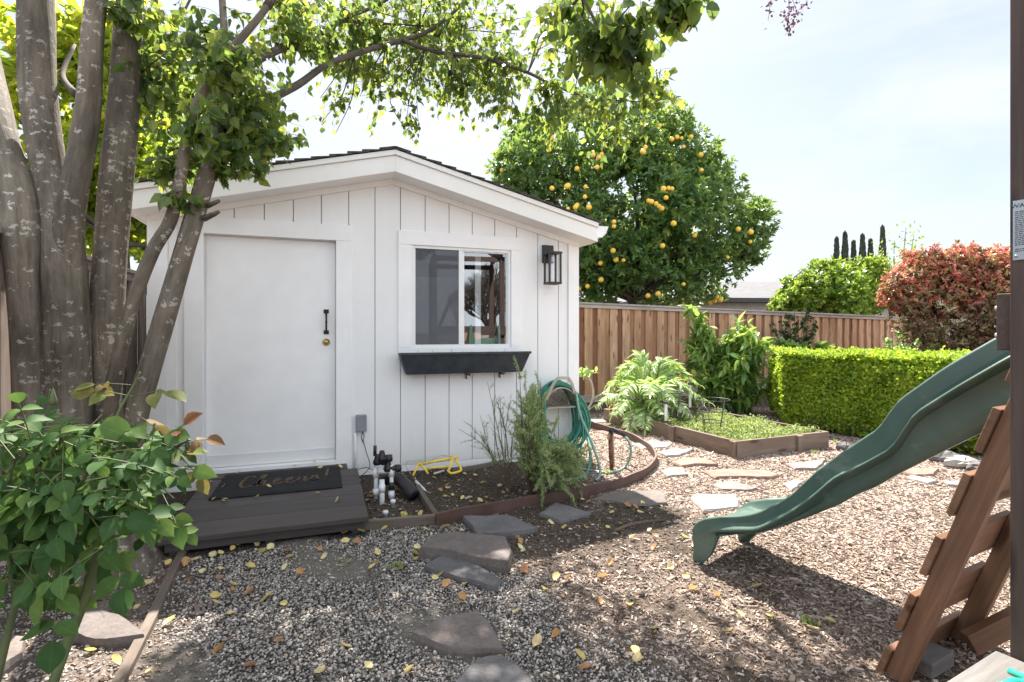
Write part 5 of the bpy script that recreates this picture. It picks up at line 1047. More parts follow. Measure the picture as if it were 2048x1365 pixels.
# background left: backlit trees over the old fence
for (nm, lb, lm, base, mat, nn_) in (
    ('backlit_tree', 'yellow green backlit tree seen between the trunks', [lump(60, 150, 6.5, 170, .5), lump(220, 120, 6.6, 140, .5), lump(200, 300, 6.5, 130, .5), lump(300, 380, 6.8, 110, .5), lump(20, 380, 6.2, 120, .5), lump(130, 420, 6.4, 130, .5)], (-4.9, 6.6, 0), 'lf_back', 3300),
    ('backlit_tree', 'paler green tree showing above the eave left corner', [lump(330, 250, 9.5, 120, .6), lump(420, 200, 9.8, 90, .6), lump(290, 480, 9.0, 60, .5), lump(270, 120, 9.2, 110, .5)], (-6.3, 9.6, 0), 'lf_green', 1700)):
    r = thing(nm, base, lb, 'tree'); inner_branches(r, base, lm, .10, M['bark2']); p_, d_, n_, s_, u_ = rosettes(bumpy(lm, 6), int(nn_ * .8), 6, .115, fill=.9); leaves('crown', p_, d_, n_, s_, M[mat], r, 'heart', .9, rnd=u_)
# cypresses far away
cg = 'tall cypresses on the skyline'; cyl = ['first and short cypress from the left on the skyline', 'second cypress from the left, broad topped', 'third cypress from the left, low and pale', 'fourth cypress from the left with a twin tip', 'fifth and small cypress on the skyline', 'tallest and rightmost cypress on the skyline']
for i, (x, y, wd) in enumerate([(1673, 485, 8), (1690, 474, 10), (1707, 492, 8), (1725, 479, 10), (1741, 489, 8), (1765, 462, 10)]):
    Y = 62; c = P(x, 665, Y); top = P(x, y, Y).z; r = thing('cypress', (c.x, Y, 0), cyl[i], 'tree', cg); n = 1500; t = rng.uniform(0, 1, n); wr = wd * Y / FP / 2 * 1.1 * np.minimum(1, (1 - t) * 3.2 + .12) * (1 - .15 * t); a = rng.uniform(0, 6.28, n); rr = wr * rng.uniform(.6, 1.05, n)
    pts = np.stack([c.x + np.cos(a) * rr, Y + np.sin(a) * rr, .4 + t * (top - .4)], -1); d = norm(np.stack([np.cos(a) * .3, np.sin(a) * .3, np.full(n, 1.)], -1)); leaves('crown', pts, d, np.stack([np.cos(a), np.sin(a), a * 0], -1), .75, M['lf_cyp'], r, 'lance', 1.6); mb = MB(); mb.tube([(c.x, Y, 0), (c.x, Y, top * .8)], [.25, .08], 8); mb.build('trunk', M['bark2'], r)
# ---- wispy herbs at the hose
def wispy(name, base, stems, nleaf, size, label, spread=.02, mat='lf_needle'):
    r = thing(name, base, label, 'shrub'); mb = MB(); P_ = []; D_ = []
    for pts in stems:
        s2 = np.array(spline(pts, 7)); mb.tube(s2, list(np.linspace(.006, .0015, len(s2))), 5, caps=False)
        for br in range(9):
            i = rng.integers(len(s2) // 4, len(s2) - 1); d = norm(norm(s2[min(i + 1, len(s2) - 1)] - s2[i]) + rng.normal(0, .45, 3)); l = rng.uniform(.06, .18); e = s2[i] + d * l; mb.tube([s2[i], (s2[i] + e) / 2 + rng.normal(0, .006, 3), e], [.002, .0015, .001], 3, caps=False)
            for k in range(nleaf): t = rng.uniform(.1, 1.05); P_.append(s2[i] + (e - s2[i]) * t + rng.normal(0, spread * .2, 3)); D_.append(norm(d * .8 + rng.normal(0, .6, 3)))
    mb.build('stems', M['twig'], r); leaves('foliage', P_, D_, rdir(len(P_)), size * rng.uniform(.6, 1.2, len(P_)), M[mat], r, 'needle', 1.9, curl=.1); return r
b1 = A3(G(1020, 985)); b2 = A3(G(1060, 990))
st1 = [[b1, A3(P(x1, y1, 4.6 + random.uniform(-.2, .2))), A3(P(x2, y2, 4.6 + random.uniform(-.25, .25)))] for x1, y1, x2, y2 in [(985, 920, 960, 830), (975, 900, 918, 858), (995, 900, 985, 800), (1005, 900, 1000, 790), (1010, 890, 1018, 810), (990, 930, 965, 870), (1000, 880, 975, 765), (1012, 870, 990, 790), (1025, 880, 1040, 830), (980, 900, 940, 850)]]
wispy('rosemary_bush', tuple(b1), st1, 30, .018, 'sparse spiky grey green herb shrub against the shed wall under the planter')
st2 = []
for k in range(34):
    x2 = random.choice((random.uniform(1030, 1085), random.uniform(1040, 1150))); y2 = random.uniform(735, 880) if x2 < 1088 else random.uniform(850, 960); Yk = 4.45 + random.uniform(-.3, .25)
    st2.append([b2, A3(P((1060 + x2) / 2 + random.uniform(-12, 12), (970 + y2) / 2, Yk)), A3(P(x2, y2, Yk))])
for k in range(24):
    x2 = random.uniform(1080, 1160); y2 = random.uniform(900, 1000); Yk = random.uniform(3.95, 4.35); st2.append([b2, A3(P((1070 + x2) / 2, 915 + random.uniform(-15, 15), (Yk + 4.3) / 2)), A3(P(x2, y2, Yk))])
wispy('feathery_bush', tuple(b2), st2, 130, .022, 'feathery soft green herb bush spilling over the edging below the hose')
# pale dead stalk with green head
r = thing('leggy_kale_plant', tuple(G(1165, 840)), 'bare crooked stalk with a tuft of pale leaves beside the shed corner', 'plant')
kp = [G(1162, 838), P(1185, 800, 7.9), P(1183, 765, 7.9), P(1166, 745, 7.9)]; mb = MB(); mb.tube(spline(kp, 5), [.018, .017, .016, .017, .015] * 3 + [.01], 7, wob=.2); mb.build('stalk', M['hanger'], r)
n = 46; leaves('leaf_tuft', A3(kp[-1]) + rng.normal(0, 1, (n, 3)) * [.07, .07, .025], norm(rng.normal(size=(n, 3)) + [0, 0, -.3]), rng.normal(0, .4, (n, 3)) + [0, 0, 1], .10, M['lf_silver'], r, 'oval', .8)
# ---- artichoke: long arching toothed leaves
def artichoke(name, base, specs, label, mat='lf_silver'):
    r = thing(name, tuple(base), label, 'plant'); V = []; mbst = MB(); P_ = []; D_ = []; N_ = []; S_ = []
    for (tip, hgt, tw) in specs:
        b = A3(base) + [rng.normal(0, .04), rng.normal(0, .04), 0]; tip = A3(tip); mid = (b + tip) / 2; mid[2] = max(b[2], tip[2]) + hgt; s2 = np.array(spline([b, mid, tip], 17)); mbst.tube(s2, list(np.linspace(.010, .003, len(s2))), 5, caps=False); ln = len(s2)
        for i in range(int(ln * .25), ln):
            t = i / (ln - 1); d = norm(s2[min(i + 1, ln - 1)] - s2[max(i - 1, 0)]); sd = norm(np.cross(d, [0, 0, 1])); up = np.cross(sd, d)
            for sg in (-1, 1):
                P_.append(s2[i]); D_.append(norm(d * .75 + sg * sd * 1.0 + up * rng.uniform(-.15, .25))); N_.append(up + rng.normal(0, .15, 3)); S_.append(.17 * (math.sin(math.pi * min(1, .12 + .88 * t)) ** .6 + .15) * rng.uniform(.8, 1.15))
        P_.append(s2[-1]); D_.append(norm(s2[-1] - s2[-2])); N_.append([0, 0, 1.]); S_.append(.11)
    mbst.build('midribs', M['lf_low'], r); leaves('foliage', P_, D_, N_, S_, M[mat], r, 'lance', .85, fold=.3, curl=.5); return r
ac = bedpt(.30, .80); sp2 = []
for x, y, Y, h in [(1185, 815, 7.6, .35), (1200, 790, 7.9, .35), (1230, 760, 8.1, .35), (1272, 725, 7.9, .15), (1310, 745, 8.2, .25), (1335, 740, 7.8, .2), (1370, 750, 7.9, .3), (1400, 770, 7.8, .35), (1420, 805, 7.6, .35), (1395, 790, 7.2, .3), (1255, 870, 6.9, .35), (1290, 860, 6.8, .35), (1225, 830, 7.2, .3), (1240, 790, 7.1, .2), (1300, 790, 6.9, .2), (1345, 800, 6.9, .25), (1270, 780, 7.5, .1), (1320, 775, 7.4, .1), (1215, 770, 8.4, .3), (1380, 830, 7.0, .3), (1290, 745, 8.6, .2), (1350, 760, 8.4, .3), (1250, 750, 7.6, .2), (1330, 830, 6.8, .25)]: sp2.append((P(x, y, Y), h * .55, 0))
artichoke('artichoke_plant', ac, sp2, 'big silvery artichoke plant arching out of the raised bed')
shrub('yellowing_plant', [(A3(bedpt(.12, .9, .2)), (.2, .2, .12))], 10, 3, .09, M['lf_fall'], 'oval', 1, 'yellowing leafy plant in the far left corner of the raised bed', 'plant', base=tuple(bedpt(.12, .9)), stems=14)
# low herbs cover
nh = 2100; u = rng.uniform(.05, .95, nh); v = rng.uniform(.03, .62, nh); bp = np.array([A3(bedpt(a, b)) for a, b in zip(u, v)]); hz = .04 + .07 * np.clip(.5 + vnoise(bp[:, 0], bp[:, 1], 1.5, 51), 0, 1.3); per = 6
pp = np.repeat(bp, per, 0) + rng.normal(0, .022, (nh * per, 3)) * [1, 1, 0]; pp[:, 2] += np.repeat(hz, per) * rng.uniform(0, 1.2, len(pp)); d = norm(rng.normal(size=pp.shape) + [0, 0, .6])
tag(leaves('low_herbs', pp, d, rdir(len(pp)), .024 * rng.uniform(.6, 1.3, len(pp)), M['lf_low'], None, 'oval', 1), 'low pale green herbs covering the near half of the raised bed', 'herbs', kind='stuff')
# tomato cages
def cage(c, rad, h, label, rings=3):
    r = thing('tomato_cage', tuple(c), label, 'plant cage', 'wire tomato cages in the raised bed'); c = Vector(c)
    for k in range(rings): z = h * (1 - k / rings * .95); rr = rad * (1 - .18 * k); mb = MB(); mb.tube([c + Vector((rr * math.cos(a), rr * math.sin(a), z)) for a in [2 * math.pi * i / 24 for i in range(25)]], .0055, 5, caps=False); mb.build('ring', M['wire'], r)
    mb = MB()
    for k in range(4): a = k * math.pi / 2 + .4; mb.tube([c + Vector((rad * math.cos(a), rad * math.sin(a), h)), c + Vector((rad * .5 * math.cos(a), rad * .5 * math.sin(a), -.02))], .005, 5)
    mb.build('uprights', M['wire'], r)
cc = G(1425, 868, .11); cage((cc.x, cc.y, .11), .20, .42, 'black wire tomato cage nearer the hedge, right one'); cc = G(1342, 850, .11); cage((cc.x, cc.y, .11), .165, .44, 'black wire tomato cage among the artichoke leaves, left one')
mb = MB()
for pts in ([(1385, 850), (1378, 822), (1370, 815), (1366, 830)], [(1420, 850), (1415, 822), (1408, 812)]): mb.tube(spline([P(x, y, 6.6) for x, y in pts], 5), .007, 6)
tag(mb.build('grey_hoop', M['steel'], loc=tuple(P(1400, 855, 6.6))), 'bent grey plastic hoops standing between the tomato cages', 'hoop')
for (x, y0, y1, Y, lb) in ((1332, 842, 808, 6.75, 'white plant marker with dark cap in the raised bed'), (1380, 815, 770, 7.4, 'white plant marker stake behind the tomato cages')):
    mb = MB(); mb.bar(P(x, y0, Y), P(x, y1, Y), .035, .006, Vector((0, 1, 0))); o = mb.build('marker_blade', M['pvc'], None)
    r = thing('plant_marker', tuple(P(x, y0, Y)), lb, 'plant marker'); o.parent = r; o.location = -Vector(r['_org'])
    mb = MB(); mb.bar(P(x, y1, Y), P(x, y1 - 4, Y), .05, .04, Vector((0, 1, 0))); mb.build('marker_cap', M['blackpl'], r)
# hanging plum twig high right
pt = thing('purple_leaf_branch', tuple(P(1575, -140, 5)), 'hanging sprig of small purple leaves at the top of the sky', 'branch')
pls = [([A3(P(1590, -300, 5)), A3(P(1570, -120, 5)), A3(P(1578, 0, 5)), A3(P(1576, 62, 5))], [.012, .008, .004, .002]), ([A3(P(1570, -60, 5)), A3(P(1545, -10, 5)), A3(P(1536, 42, 5))], [.004, .003, .002]), ([A3(P(1575, -60, 5)), A3(P(1610, -20, 5)), A3(P(1614, 12, 5))], [.004, .003, .002]), ([A3(P(1576, -20, 5)), A3(P(1592, 20, 5)), A3(P(1586, 45, 5))], [.003, .002, .001])]
limbmesh('twig', pls, M['twig'], pt, 5); q = []
for (pts, r), k_ in zip(pls, (90, 26, 22, 40)):
    s2 = np.array(spline(pts, 8)); q += [s2[rng.integers(len(s2) // 2, len(s2))] + rng.normal(0, .03, 3) for _ in range(k_)]
leaves('foliage', q, rdir(len(q)) + [0, 0, -.4], rdir(len(q)), .032, M['lf_plum'], pt, 'oval', .9)
# ---- rose bush in the foreground
rb = thing('rose_bush', (-1.25, 1.25, 0), 'rose bush with large green leaves in the left foreground', 'rose bush')
rst = [([A3(P(*a)) for a in pts], rd) for pts, rd in [
    ([(60, 1500, 1.25), (130, 1300, 1.28), (185, 1150, 1.3), (205, 1020, 1.3), (225, 930, 1.32)], [.010, .011, .012, .009, .006]),
    ([(-40, 1500, 1.3), (10, 1290, 1.32), (50, 1120, 1.35), (80, 950, 1.35), (85, 830, 1.35)], [.010, .009, .008, .006, .003]),
    ([(190, 1130, 1.3), (250, 1020, 1.33), (300, 950, 1.35), (345, 900, 1.36), (380, 880, 1.36)], [.007, .006, .005, .004, .003]),
    ([(205, 1000, 1.3), (215, 900, 1.34), (235, 830, 1.36), (265, 775, 1.38), (280, 745, 1.38)], [.006, .005, .004, .003, .002]),
    ([(100, 1180, 1.3), (150, 1050, 1.25), (170, 960, 1.22), (150, 880, 1.2)], [.007, .006, .004, .003]),
    ([(30, 1200, 1.3), (10, 1050, 1.25), (20, 950, 1.22), (40, 900, 1.2)], [.006, .005, .004, .003]),
    ([(80, 880, 1.35), (95, 830, 1.35), (98, 795, 1.35), (100, 780, 1.35)], [.003, .0025, .002, .002])]]
limbmesh('stem', rst, M['stem'], rb, 7, .05)
LP, LD, LN, LS = [], [], [], []; RP, RD, RN, RS_ = [], [], [], []; mbp = MB()
def leafgroup(x, y, Y, ang, sz, red=False, n5=True):
    c = A3(P(x, y, Y)); d = np.array([math.cos(ang), rng.uniform(-.5, .1), math.sin(ang) * .6 - .1]); d = norm(d); sd = norm(np.cross(d, [0, -.3, 1.])); up = np.array([rng.normal(0, .2), -.62 + rng.normal(0, .2), .75])
    ln = sz * (1.1 if not n5 else 1.7); e = c + d * ln; mbp.tube([c - d * .03, (c + e) / 2 + [0, 0, .004], e], [.0016, .0013, .001], 4, caps=False)
    T = (RP, RD, RN, RS_) if red else (LP, LD, LN, LS)
    def put(p, dr, s): T[0].append(p); T[1].append(norm(dr + [0, 0, -.22] + rng.normal(0, .12, 3))); T[2].append(norm(up + rng.normal(0, .22, 3))); T[3].append(s * rng.uniform(.7, 1.12))
    put(e, d, sz * 1.1)
    for f_ in ((.75, .28) if n5 else (.6,)):
        for sg in (-1, 1): put(c + d * ln * f_, d * .35 + sd * sg, sz * .9)
def rose_fill(n, x0, x1, y0, y1, sz):
    for _ in range(n):
        x, y = rng.uniform(x0, x1), rng.uniform(y0, y1)
        leafgroup(x, y, rng.uniform(1.15, 1.5), rng.uniform(-3.14, 3.14), sz * rng.uniform(.75, 1.1), n5=rng.uniform() < .7)
rose_fill(78, -30, 290, 880, 1020, .052); rose_fill(34, 20, 240, 845, 900, .047); rose_fill(62, -40, 230, 1000, 1120, .054); rose_fill(22, 200, 330, 910, 1060, .047); rose_fill(20, -40, 110, 1100, 1190, .054)
for x, y, Y, a, s in [(190, 1000, 1.2, 3.0, .072), (130, 1075, 1.2, -1.7, .075), (60, 980, 1.2, 3.1, .07), (235, 1000, 1.2, -.4, .068), (330, 1000, 1.35, -.9, .05), (230, 1090, 1.25, -1.2, .062), (345, 1040, 1.35, -.5, .042), (60, 840, 1.3, 2.9, .075), (130, 855, 1.3, .3, .07), (250, 870, 1.35, .1, .06), (300, 880, 1.35, -.4, .055), (20, 870, 1.2, 3.0, .08), (190, 860, 1.3, .2, .065), (120, 1160, 1.15, -1.4, .07), (300, 940, 1.3, .2, .065)]: leafgroup(x, y, Y, a, s)
for x, y, Y, a, s in [(285, 790, 1.38, .4, .062), (270, 830, 1.38, -.7, .055), (240, 790, 1.38, 2.6, .05), (235, 770, 1.38, 2.9, .045), (350, 905, 1.36, .3, .055), (375, 890, 1.36, .6, .05), (370, 925, 1.36, -1.0, .05), (330, 905, 1.36, 2.6, .05), (340, 880, 1.36, 1.2, .045)]: leafgroup(x, y, Y, a, s, red=True, n5=False)
mbp.build('petioles', M['stem'], rb); leaves('foliage', LP, LD, LN, LS, M['lf_rose'], rb, 'rose', 1.0, fold=.3, curl=.42, smooth=True); o = leaves('young_foliage', RP, RD, RN, RS_, M['lf_rosered'], rb, 'rose', 1.0, fold=.25, curl=.35, smooth=True); o['label'] = 'reddish young leaves at the shoot tips'
mb = MB(); mb.lathe(P(106, 812, 1.35) - Z * .0, [(0, 0), (.006, .002), (.009, .012), (.006, .026), (.001, .046)], 8); mb.lathe(P(375, 900, 1.36), [(0, 0), (.005, .002), (.007, .01), (.001, .03)], 8); mb.build('bud', M['stem'], rb)
# small weeds
for i, (x, y, lb) in enumerate([(795, 1137, 'tiny green weed in the gravel beside the narrow slab'), (1616, 1250, 'tiny green weed in the slide shadow'), (1670, 885, 'small green weed at the right corner of the raised bed'), (1632, 907, 'small green weed in front of the raised bed'), (812, 1035, 'tiny green weed beside the timber'), (1215, 948, 'tiny weed under the hose loop')]):
    c = A3(G(x, y)); n = 26; tag(leaves('weed', c + rng.normal(0, .018, (n, 3)) * [1, 1, 0] + [0, 0, .005], norm(rng.normal(size=(n, 3)) + [0, 0, 1.0]), rdir(n), .03, M['lf_low'], None, 'oval', .8, loc=tuple(c)), lb, 'weed')
# ================================================================ PLAYSET
ps = thing('playset', (1.6, 1.7, 0), 'brown wooden playset with a green slide and ladder at the right edge', 'playset')
dS = Vector((.606, -.795, 0)); eS = Vector((.795, .606, 0)); N0 = Vector((1.1, 3.05, 0))
def rz(x, y):
    k = (x - 1024) / FP; r = (k * 3.05 - 1.1) / (.606 + .795 * k); Y = 3.05 - .795 * r; return r, HC - (y - HZ) * Y / FP
rim = [rz(*p) for p in [(1386, 1061), (1391, 1046), (1410, 1037), (1444, 1033), (1482, 1032), (1512, 1027), (1554, 1008), (1584, 990), (1614, 961), (1629, 945), (1671, 914), (1727, 876), (1764, 853), (1780, 820), (1796, 801), (1894, 732), (2011, 665), (2080, 628), (2150, 590)]]
rdg = [rz(*p) for p in [(1386, 1075), (1430, 1058), (1474, 1056), (1520, 1056), (1561, 1036), (1591, 1020), (1629, 993), (1674, 953), (1727, 929), (1795, 891), (1812, 857), (1824, 833), (1919, 773), (2017, 717), (2090, 680), (2150, 645)]]
bot = [rz(*p) for p in [(1385, 1122), (1405, 1128), (1421, 1112), (1430, 1088), (1436, 1074), (1474, 1070), (1520, 1068), (1561, 1056), (1607, 1039), (1674, 1012), (1727, 982), (1841, 925), (1916, 888), (1999, 850), (2080, 812), (2150, 775)]]
rr = np.array(sorted(set(list(np.arange(-.055, .12, .0125)) + list(np.arange(.12, 1.62, .03)))))
zi = lambda a: np.interp(rr, [p[0] for p in a], [p[1] for p in a])
ZR, ZD, ZB = zi(rim), zi(rdg), zi(bot); ZR = np.convolve(np.pad(ZR, 1, 'edge'), [.25, .5, .25], 'valid'); ZD = np.convolve(np.pad(ZD, 1, 'edge'), [.25, .5, .25], 'valid')
Wd = .53; rows = []
for r, zr, zd, zb in zip(rr, ZR, ZD, ZB):
    bed_ = max(zb + .035, zr - .24) if r > .12 else zr - .035 - .0 * r
    if r <= .12: bed_ = zr - .03 - max(0, r) * .3
    zd = min(zd, zr - .012); zb = max(zb, 0); zd = max(zd, zb + .01)
    f = min(1, max(0, (r - .1) / .4)); fl = .035 * f
    zc = max(min(bed_ - .012, zb + .03), 0) if r > .16 else zr - .075     # thin shell over the arch behind the feet
    k_ = min(1, max(0, (r - .05) / .15)); lg = .03 * k_; ins = .028 * k_
    ca = .055 if r < .16 else .03 + fl
    prof = [(-.012, zr - .012), (-.008, zr - .002), (.004, zr + .002), (.022, zr), (.03, zr - .012), (.05, max(bed_, zr - .1)), (.085, bed_ + .012), (.13, bed_), (Wd - .13, bed_), (Wd - .085, bed_ + .012), (Wd - .05, max(bed_, zr - .1)), (Wd - .03, zr - .012), (Wd - .022, zr), (Wd - .004, zr + .002), (Wd + .008, zr - .002), (Wd + .012, zr - .012),
            (Wd + .01, zd), (Wd - .01, (zd + zb) / 2), (Wd + .005 - fl, zb), (Wd - .03 - fl, zb + .004), (Wd - ca, zc), (.5 * Wd, zc), (ca, zc), (.03 + fl, zb + .004), (-.005 + fl, zb), (.004 + ins * .5, zb * .6 + zd * .4), (ins, zd - .035), (-.012 - lg + .004, zd - .014), (-.014 - lg, zd - .002), (-.010 - lg * .8, zd + .006), (-.002, zd + .028)]
    rows.append([N0 + dS * r + eS * a + Z * z for a, z in prof])
mb = MB(); mb.grid(rows, closed=True); nn = len(rows[0]); mb.add(rows[0], [tuple(range(nn))], smooth=False); mb.add(rows[-1], [tuple(range(nn - 1, -1, -1))])
sl_ = mb.build('slide', M['slide'], ps); m_ = sl_.modifiers.new('edges', 'BEVEL'); m_.width = .002; m_.segments = 1; m_.limit_method = 'ANGLE'; m_.angle_limit = R(50)
# ladder
eL = Vector((.883, .47, 0)); dL = Vector((.47, -.883, 0)); T1 = Vector((1.66, 1.75, 1.008)); sl3 = 2.985
up = (dL + Z * sl3).normalized(); back = up.cross(eL).normalized(); back = back if back.dot(dL) < 0 else -back
lad = MB(); lad = None
wL = .52; ext = .40
def lpt(q, e=0): return T1 - dL * q - Z * (sl3 * q) + eL * e
mb = MB(); mb.bar(lpt(.355), T1 + up * ext, .072, .038, eL); lr = mb.build('ladder_rail', M['playwood'], ps, bevel=.003)
mb = MB(); mb.bar(lpt(.355, wL), T1 + up * ext + eL * wL, .072, .038, eL); mb.build('ladder_rail', M['playwood'], ps, bevel=.003)
for q in (.33, .2464, .165, .082, .002, -.08):
    mb = MB(); mb.box(lpt(q, wL / 2) + back * (.037 + .012), (wL + .07, .024, .165), (eL, back, up)); mb.build('rung', M['playwood'], ps, bevel=.003)
# frame posts, platform, roof beams
d2, e2_ = dL, eL
P1 = Vector((1.478, 1.475, 0)); PX = [P1, P1 + eL * 1.25, P1 + dL * 1.25, P1 + eL * 1.25 + dL * 1.25]
for p in PX:
    mb = MB(); mb.bar(p, p + Z * 2.75, .092, .092, eL); po = mb.build('post', M['postwood'], ps, bevel=.004)
    if p is P1: post1 = po
mb = MB(); c = P1 - dL * .062 - eL * .0; 
mb.bar(P1 - dL * .066 - eL * .022 + Z * 1.38, P1 - dL * .066 + eL * 1.4 + Z * 1.38, .036, .165); mb.build('cross_board', M['postwood'], ps, bevel=.003)
for zz in (2.7,):
    for a, b in ((0, 1), (2, 3), (0, 2), (1, 3)): mb = MB(); mb.bar(PX[a] + Z * (zz + (.1 if (a, b) in ((0, 2), (1, 3)) else 0)), PX[b] + Z * (zz + (.1 if (a, b) in ((0, 2), (1, 3)) else 0)), .04, .09); mb.build('top_beam', M['postwood'], ps)
for k in range(9): mb = MB(); mb.box(P1 + eL * .625 + dL * (.06 + .14 * k) + Z * 1.19, (1.3, .135, .03), (eL, dL, Z)); mb.build('platform_plank', M['playwood'], ps)
rc = P1 + eL * .625 + dL * .625
for sg in (-1, 1):
    for k in range(7): mb = MB(); mb.box(rc + eL * sg * (.08 + .105 * k) + Z * (3.42 - .08 * k - .0), (1.7, .125, .018), (dL, (eL * sg * .8 - Z * .6).normalized(), (eL * sg * .6 + Z * .8).normalized())); mb.build('roof_slat', M['postwood'], ps)
# swing beam with legs
sb0 = P1 + eL * .6 + dL * 1.3; sb1 = sb0 + dL * 2.6
mb = MB(); mb.bar(sb0 + Z * 2.2, sb1 + Z * 2.2, .09, .13); mb.build('swing_beam', M['postwood'], ps)
for sg in (-1, 1): mb = MB(); mb.bar(sb1 + Z * 2.15, sb1 + eL * sg * .9 + dL * .1, .09, .09); mb.build('swing_leg', M['postwood'], ps)
for k in (.6, 1.5):
    mb = MB()
    for o_ in (-.22, .22): mb.tube([sb0 + dL * (k + o_) + Z * 2.15, sb0 + dL * (k + o_) + Z * .5], .006, 5)
    mb.build('swing_chain', M['steel'], ps); mb = MB(); mb.box(sb0 + dL * k + Z * .48, (.48, .16, .03), (dL, eL, Z)); mb.build('swing_seat', M['slide'], ps)
# low grey deck at the foot of the post
D0 = Vector((1.412, 1.485, .435)); dz = .45
mb = None
for k in range(6):
    o_ = D0 + dL * (.035 + .145 * k) - eL * .50; mb = MB(); mb.box(o_ - Z * .02 + eL * (.0), (1.0, .138, .036), (eL, dL, Z)); mb.build('deck_board', M['greydeck'], ps, bevel=.004)
mb = MB(); mb.bar(D0 - eL * .95 + dL * .05 - Z * .09, D0 - eL * .05 + dL * .05 - Z * .09, .036, .1); mb.bar(D0 - eL * .95 + dL * .8 - Z * .09, D0 - eL * .05 + dL * .8 - Z * .09, .036, .1)
for a_ in (.1, .9):
    for b_ in (.06, .78): q = D0 - eL * a_ + dL * b_; mb.bar(Vector((q.x, q.y, 0)), Vector((q.x, q.y, .40)), .06, .06, eL)
mb.build('deck_frame', M['playwood'], ps)
mb = MB(); mb.bar(G(1938, 1322) + Z * .07, P(2060, 1225, 2.15), .04, .09); mb.build('base_timber', M['playwood'], ps, bevel=.003)
tag(lr, None)
# safety plate on the post
sd_ = -dL; fc_ = P1 - dL * .046
# the camera-side face of the post is the one facing -eL x or -dL ; put the plate on the face towards the yard
nf = Vector((-.47, -.883, 0)).normalized()
fn = -eL; 
def plate():
    r = MB(); z1 = HC - (400 - HZ) * 1.47 / FP; z0 = HC - (520 - HZ) * 1.47 / FP
    c = P1 - eL * .0478 + Z * (z0 + z1) / 2; r.box(c, (.003, .076, z1 - z0), (eL, dL, Z)); o = r.build('warning_plate', M['plate'], post1, bevel=.001)
    def ln(z, a, b, h): q = MB(); return q
    r = MB(); y = z1 - .032; random.seed(5)
    while y > z0 + .02:
        a = -.033; 
        while a < .033:
            wv = random.uniform(.003, .010); wv = min(wv, .034 - a)
            if wv > .002: r.box(P1 - eL * .0498 + dL * (a + wv / 2) + Z * y, (.0006, wv, .0022), (eL, dL, Z))
            a += wv + .002
        y -= .0052 if y > z0 + .045 or y < z0 + .035 else .012
    r.build('fine_print', M['ink'], post1)
    cu = bpy.data.curves.new('t', 'FONT'); cu.body = 'WARNING'; cu.size = .017; cu.extrude = .0003; cu.align_x = 'CENTER'; to = bpy.data.objects.new('t', cu); COL.objects.link(to); dg = bpy.context.evaluated_depsgraph_get()
    me_ = bpy.data.meshes.new_from_object(to.evaluated_get(dg)); bpy.data.objects.remove(to)
    ax = dL; R3 = Matrix((( ax.x, 0, -eL.x, 0), (ax.y, 0, -eL.y, 0), (0, 1, 0, 0), (0, 0, 0, 1))); me_.transform(Matrix.Translation(P1 - eL * .0500 + Z * (z1 - .021) - Vector(post1['_org'])) @ R3)
    o = bpy.data.objects.new('warning_heading', me_); COL.objects.link(o); o.parent = post1; me_.materials.clear(); me_.materials.append(M['ink'])
    r = MB(); r.lathe(P1 - eL * .0495 - dL * .03 + Z * (z0 + .012), [(0, .003), (.004, .002), (.005, 0)], 8, -eL); r.build('screw', M['steel'], post1)
plate(); random.seed(11)
for z_ in (1.34, 1.42): mb = MB(); mb.lathe(P1 - dL * .084 + Z * z_, [(0, .01), (.008, .009), (.010, 0), (.016, 0), (.016, -.002)], 8, -dL); mb.build('bolt', M['steel'], ps)
# green toy on the deck
ty = thing('sand_toy', tuple(D0 - eL * .06 + dL * .16), 'green plastic sand toy lying on the grey deck', 'toy'); c = Vector((1.285, 1.335, .455))
mb = MB(); mb.tube(spline([c - eL * .09, c - eL * .03 + Z * .012, c + eL * .03 + dL * .02], 5), .012, 8); mb.tube(spline([c + dL * .05 - eL * .05, c + eL * .0 + dL * .03 + Z * .02, c + eL * .08 + dL * .05], 5), .010, 8); mb.tube(spline([c - eL * .05 - dL * .02, c + eL * .01 + Z * .015 + dL * .02, c + eL * .05 - dL * .03], 5), .009, 8); mb.build('handles', M['toy'], ty)
# grey block beside the ladder foot
beam('wood_block', G(1835, 1352) + Z * .04, G(1880, 1325) + Z * .04, .10, .06, M['greydeck'], 'grey wooden block on the ground between the ladder rails', 'block')

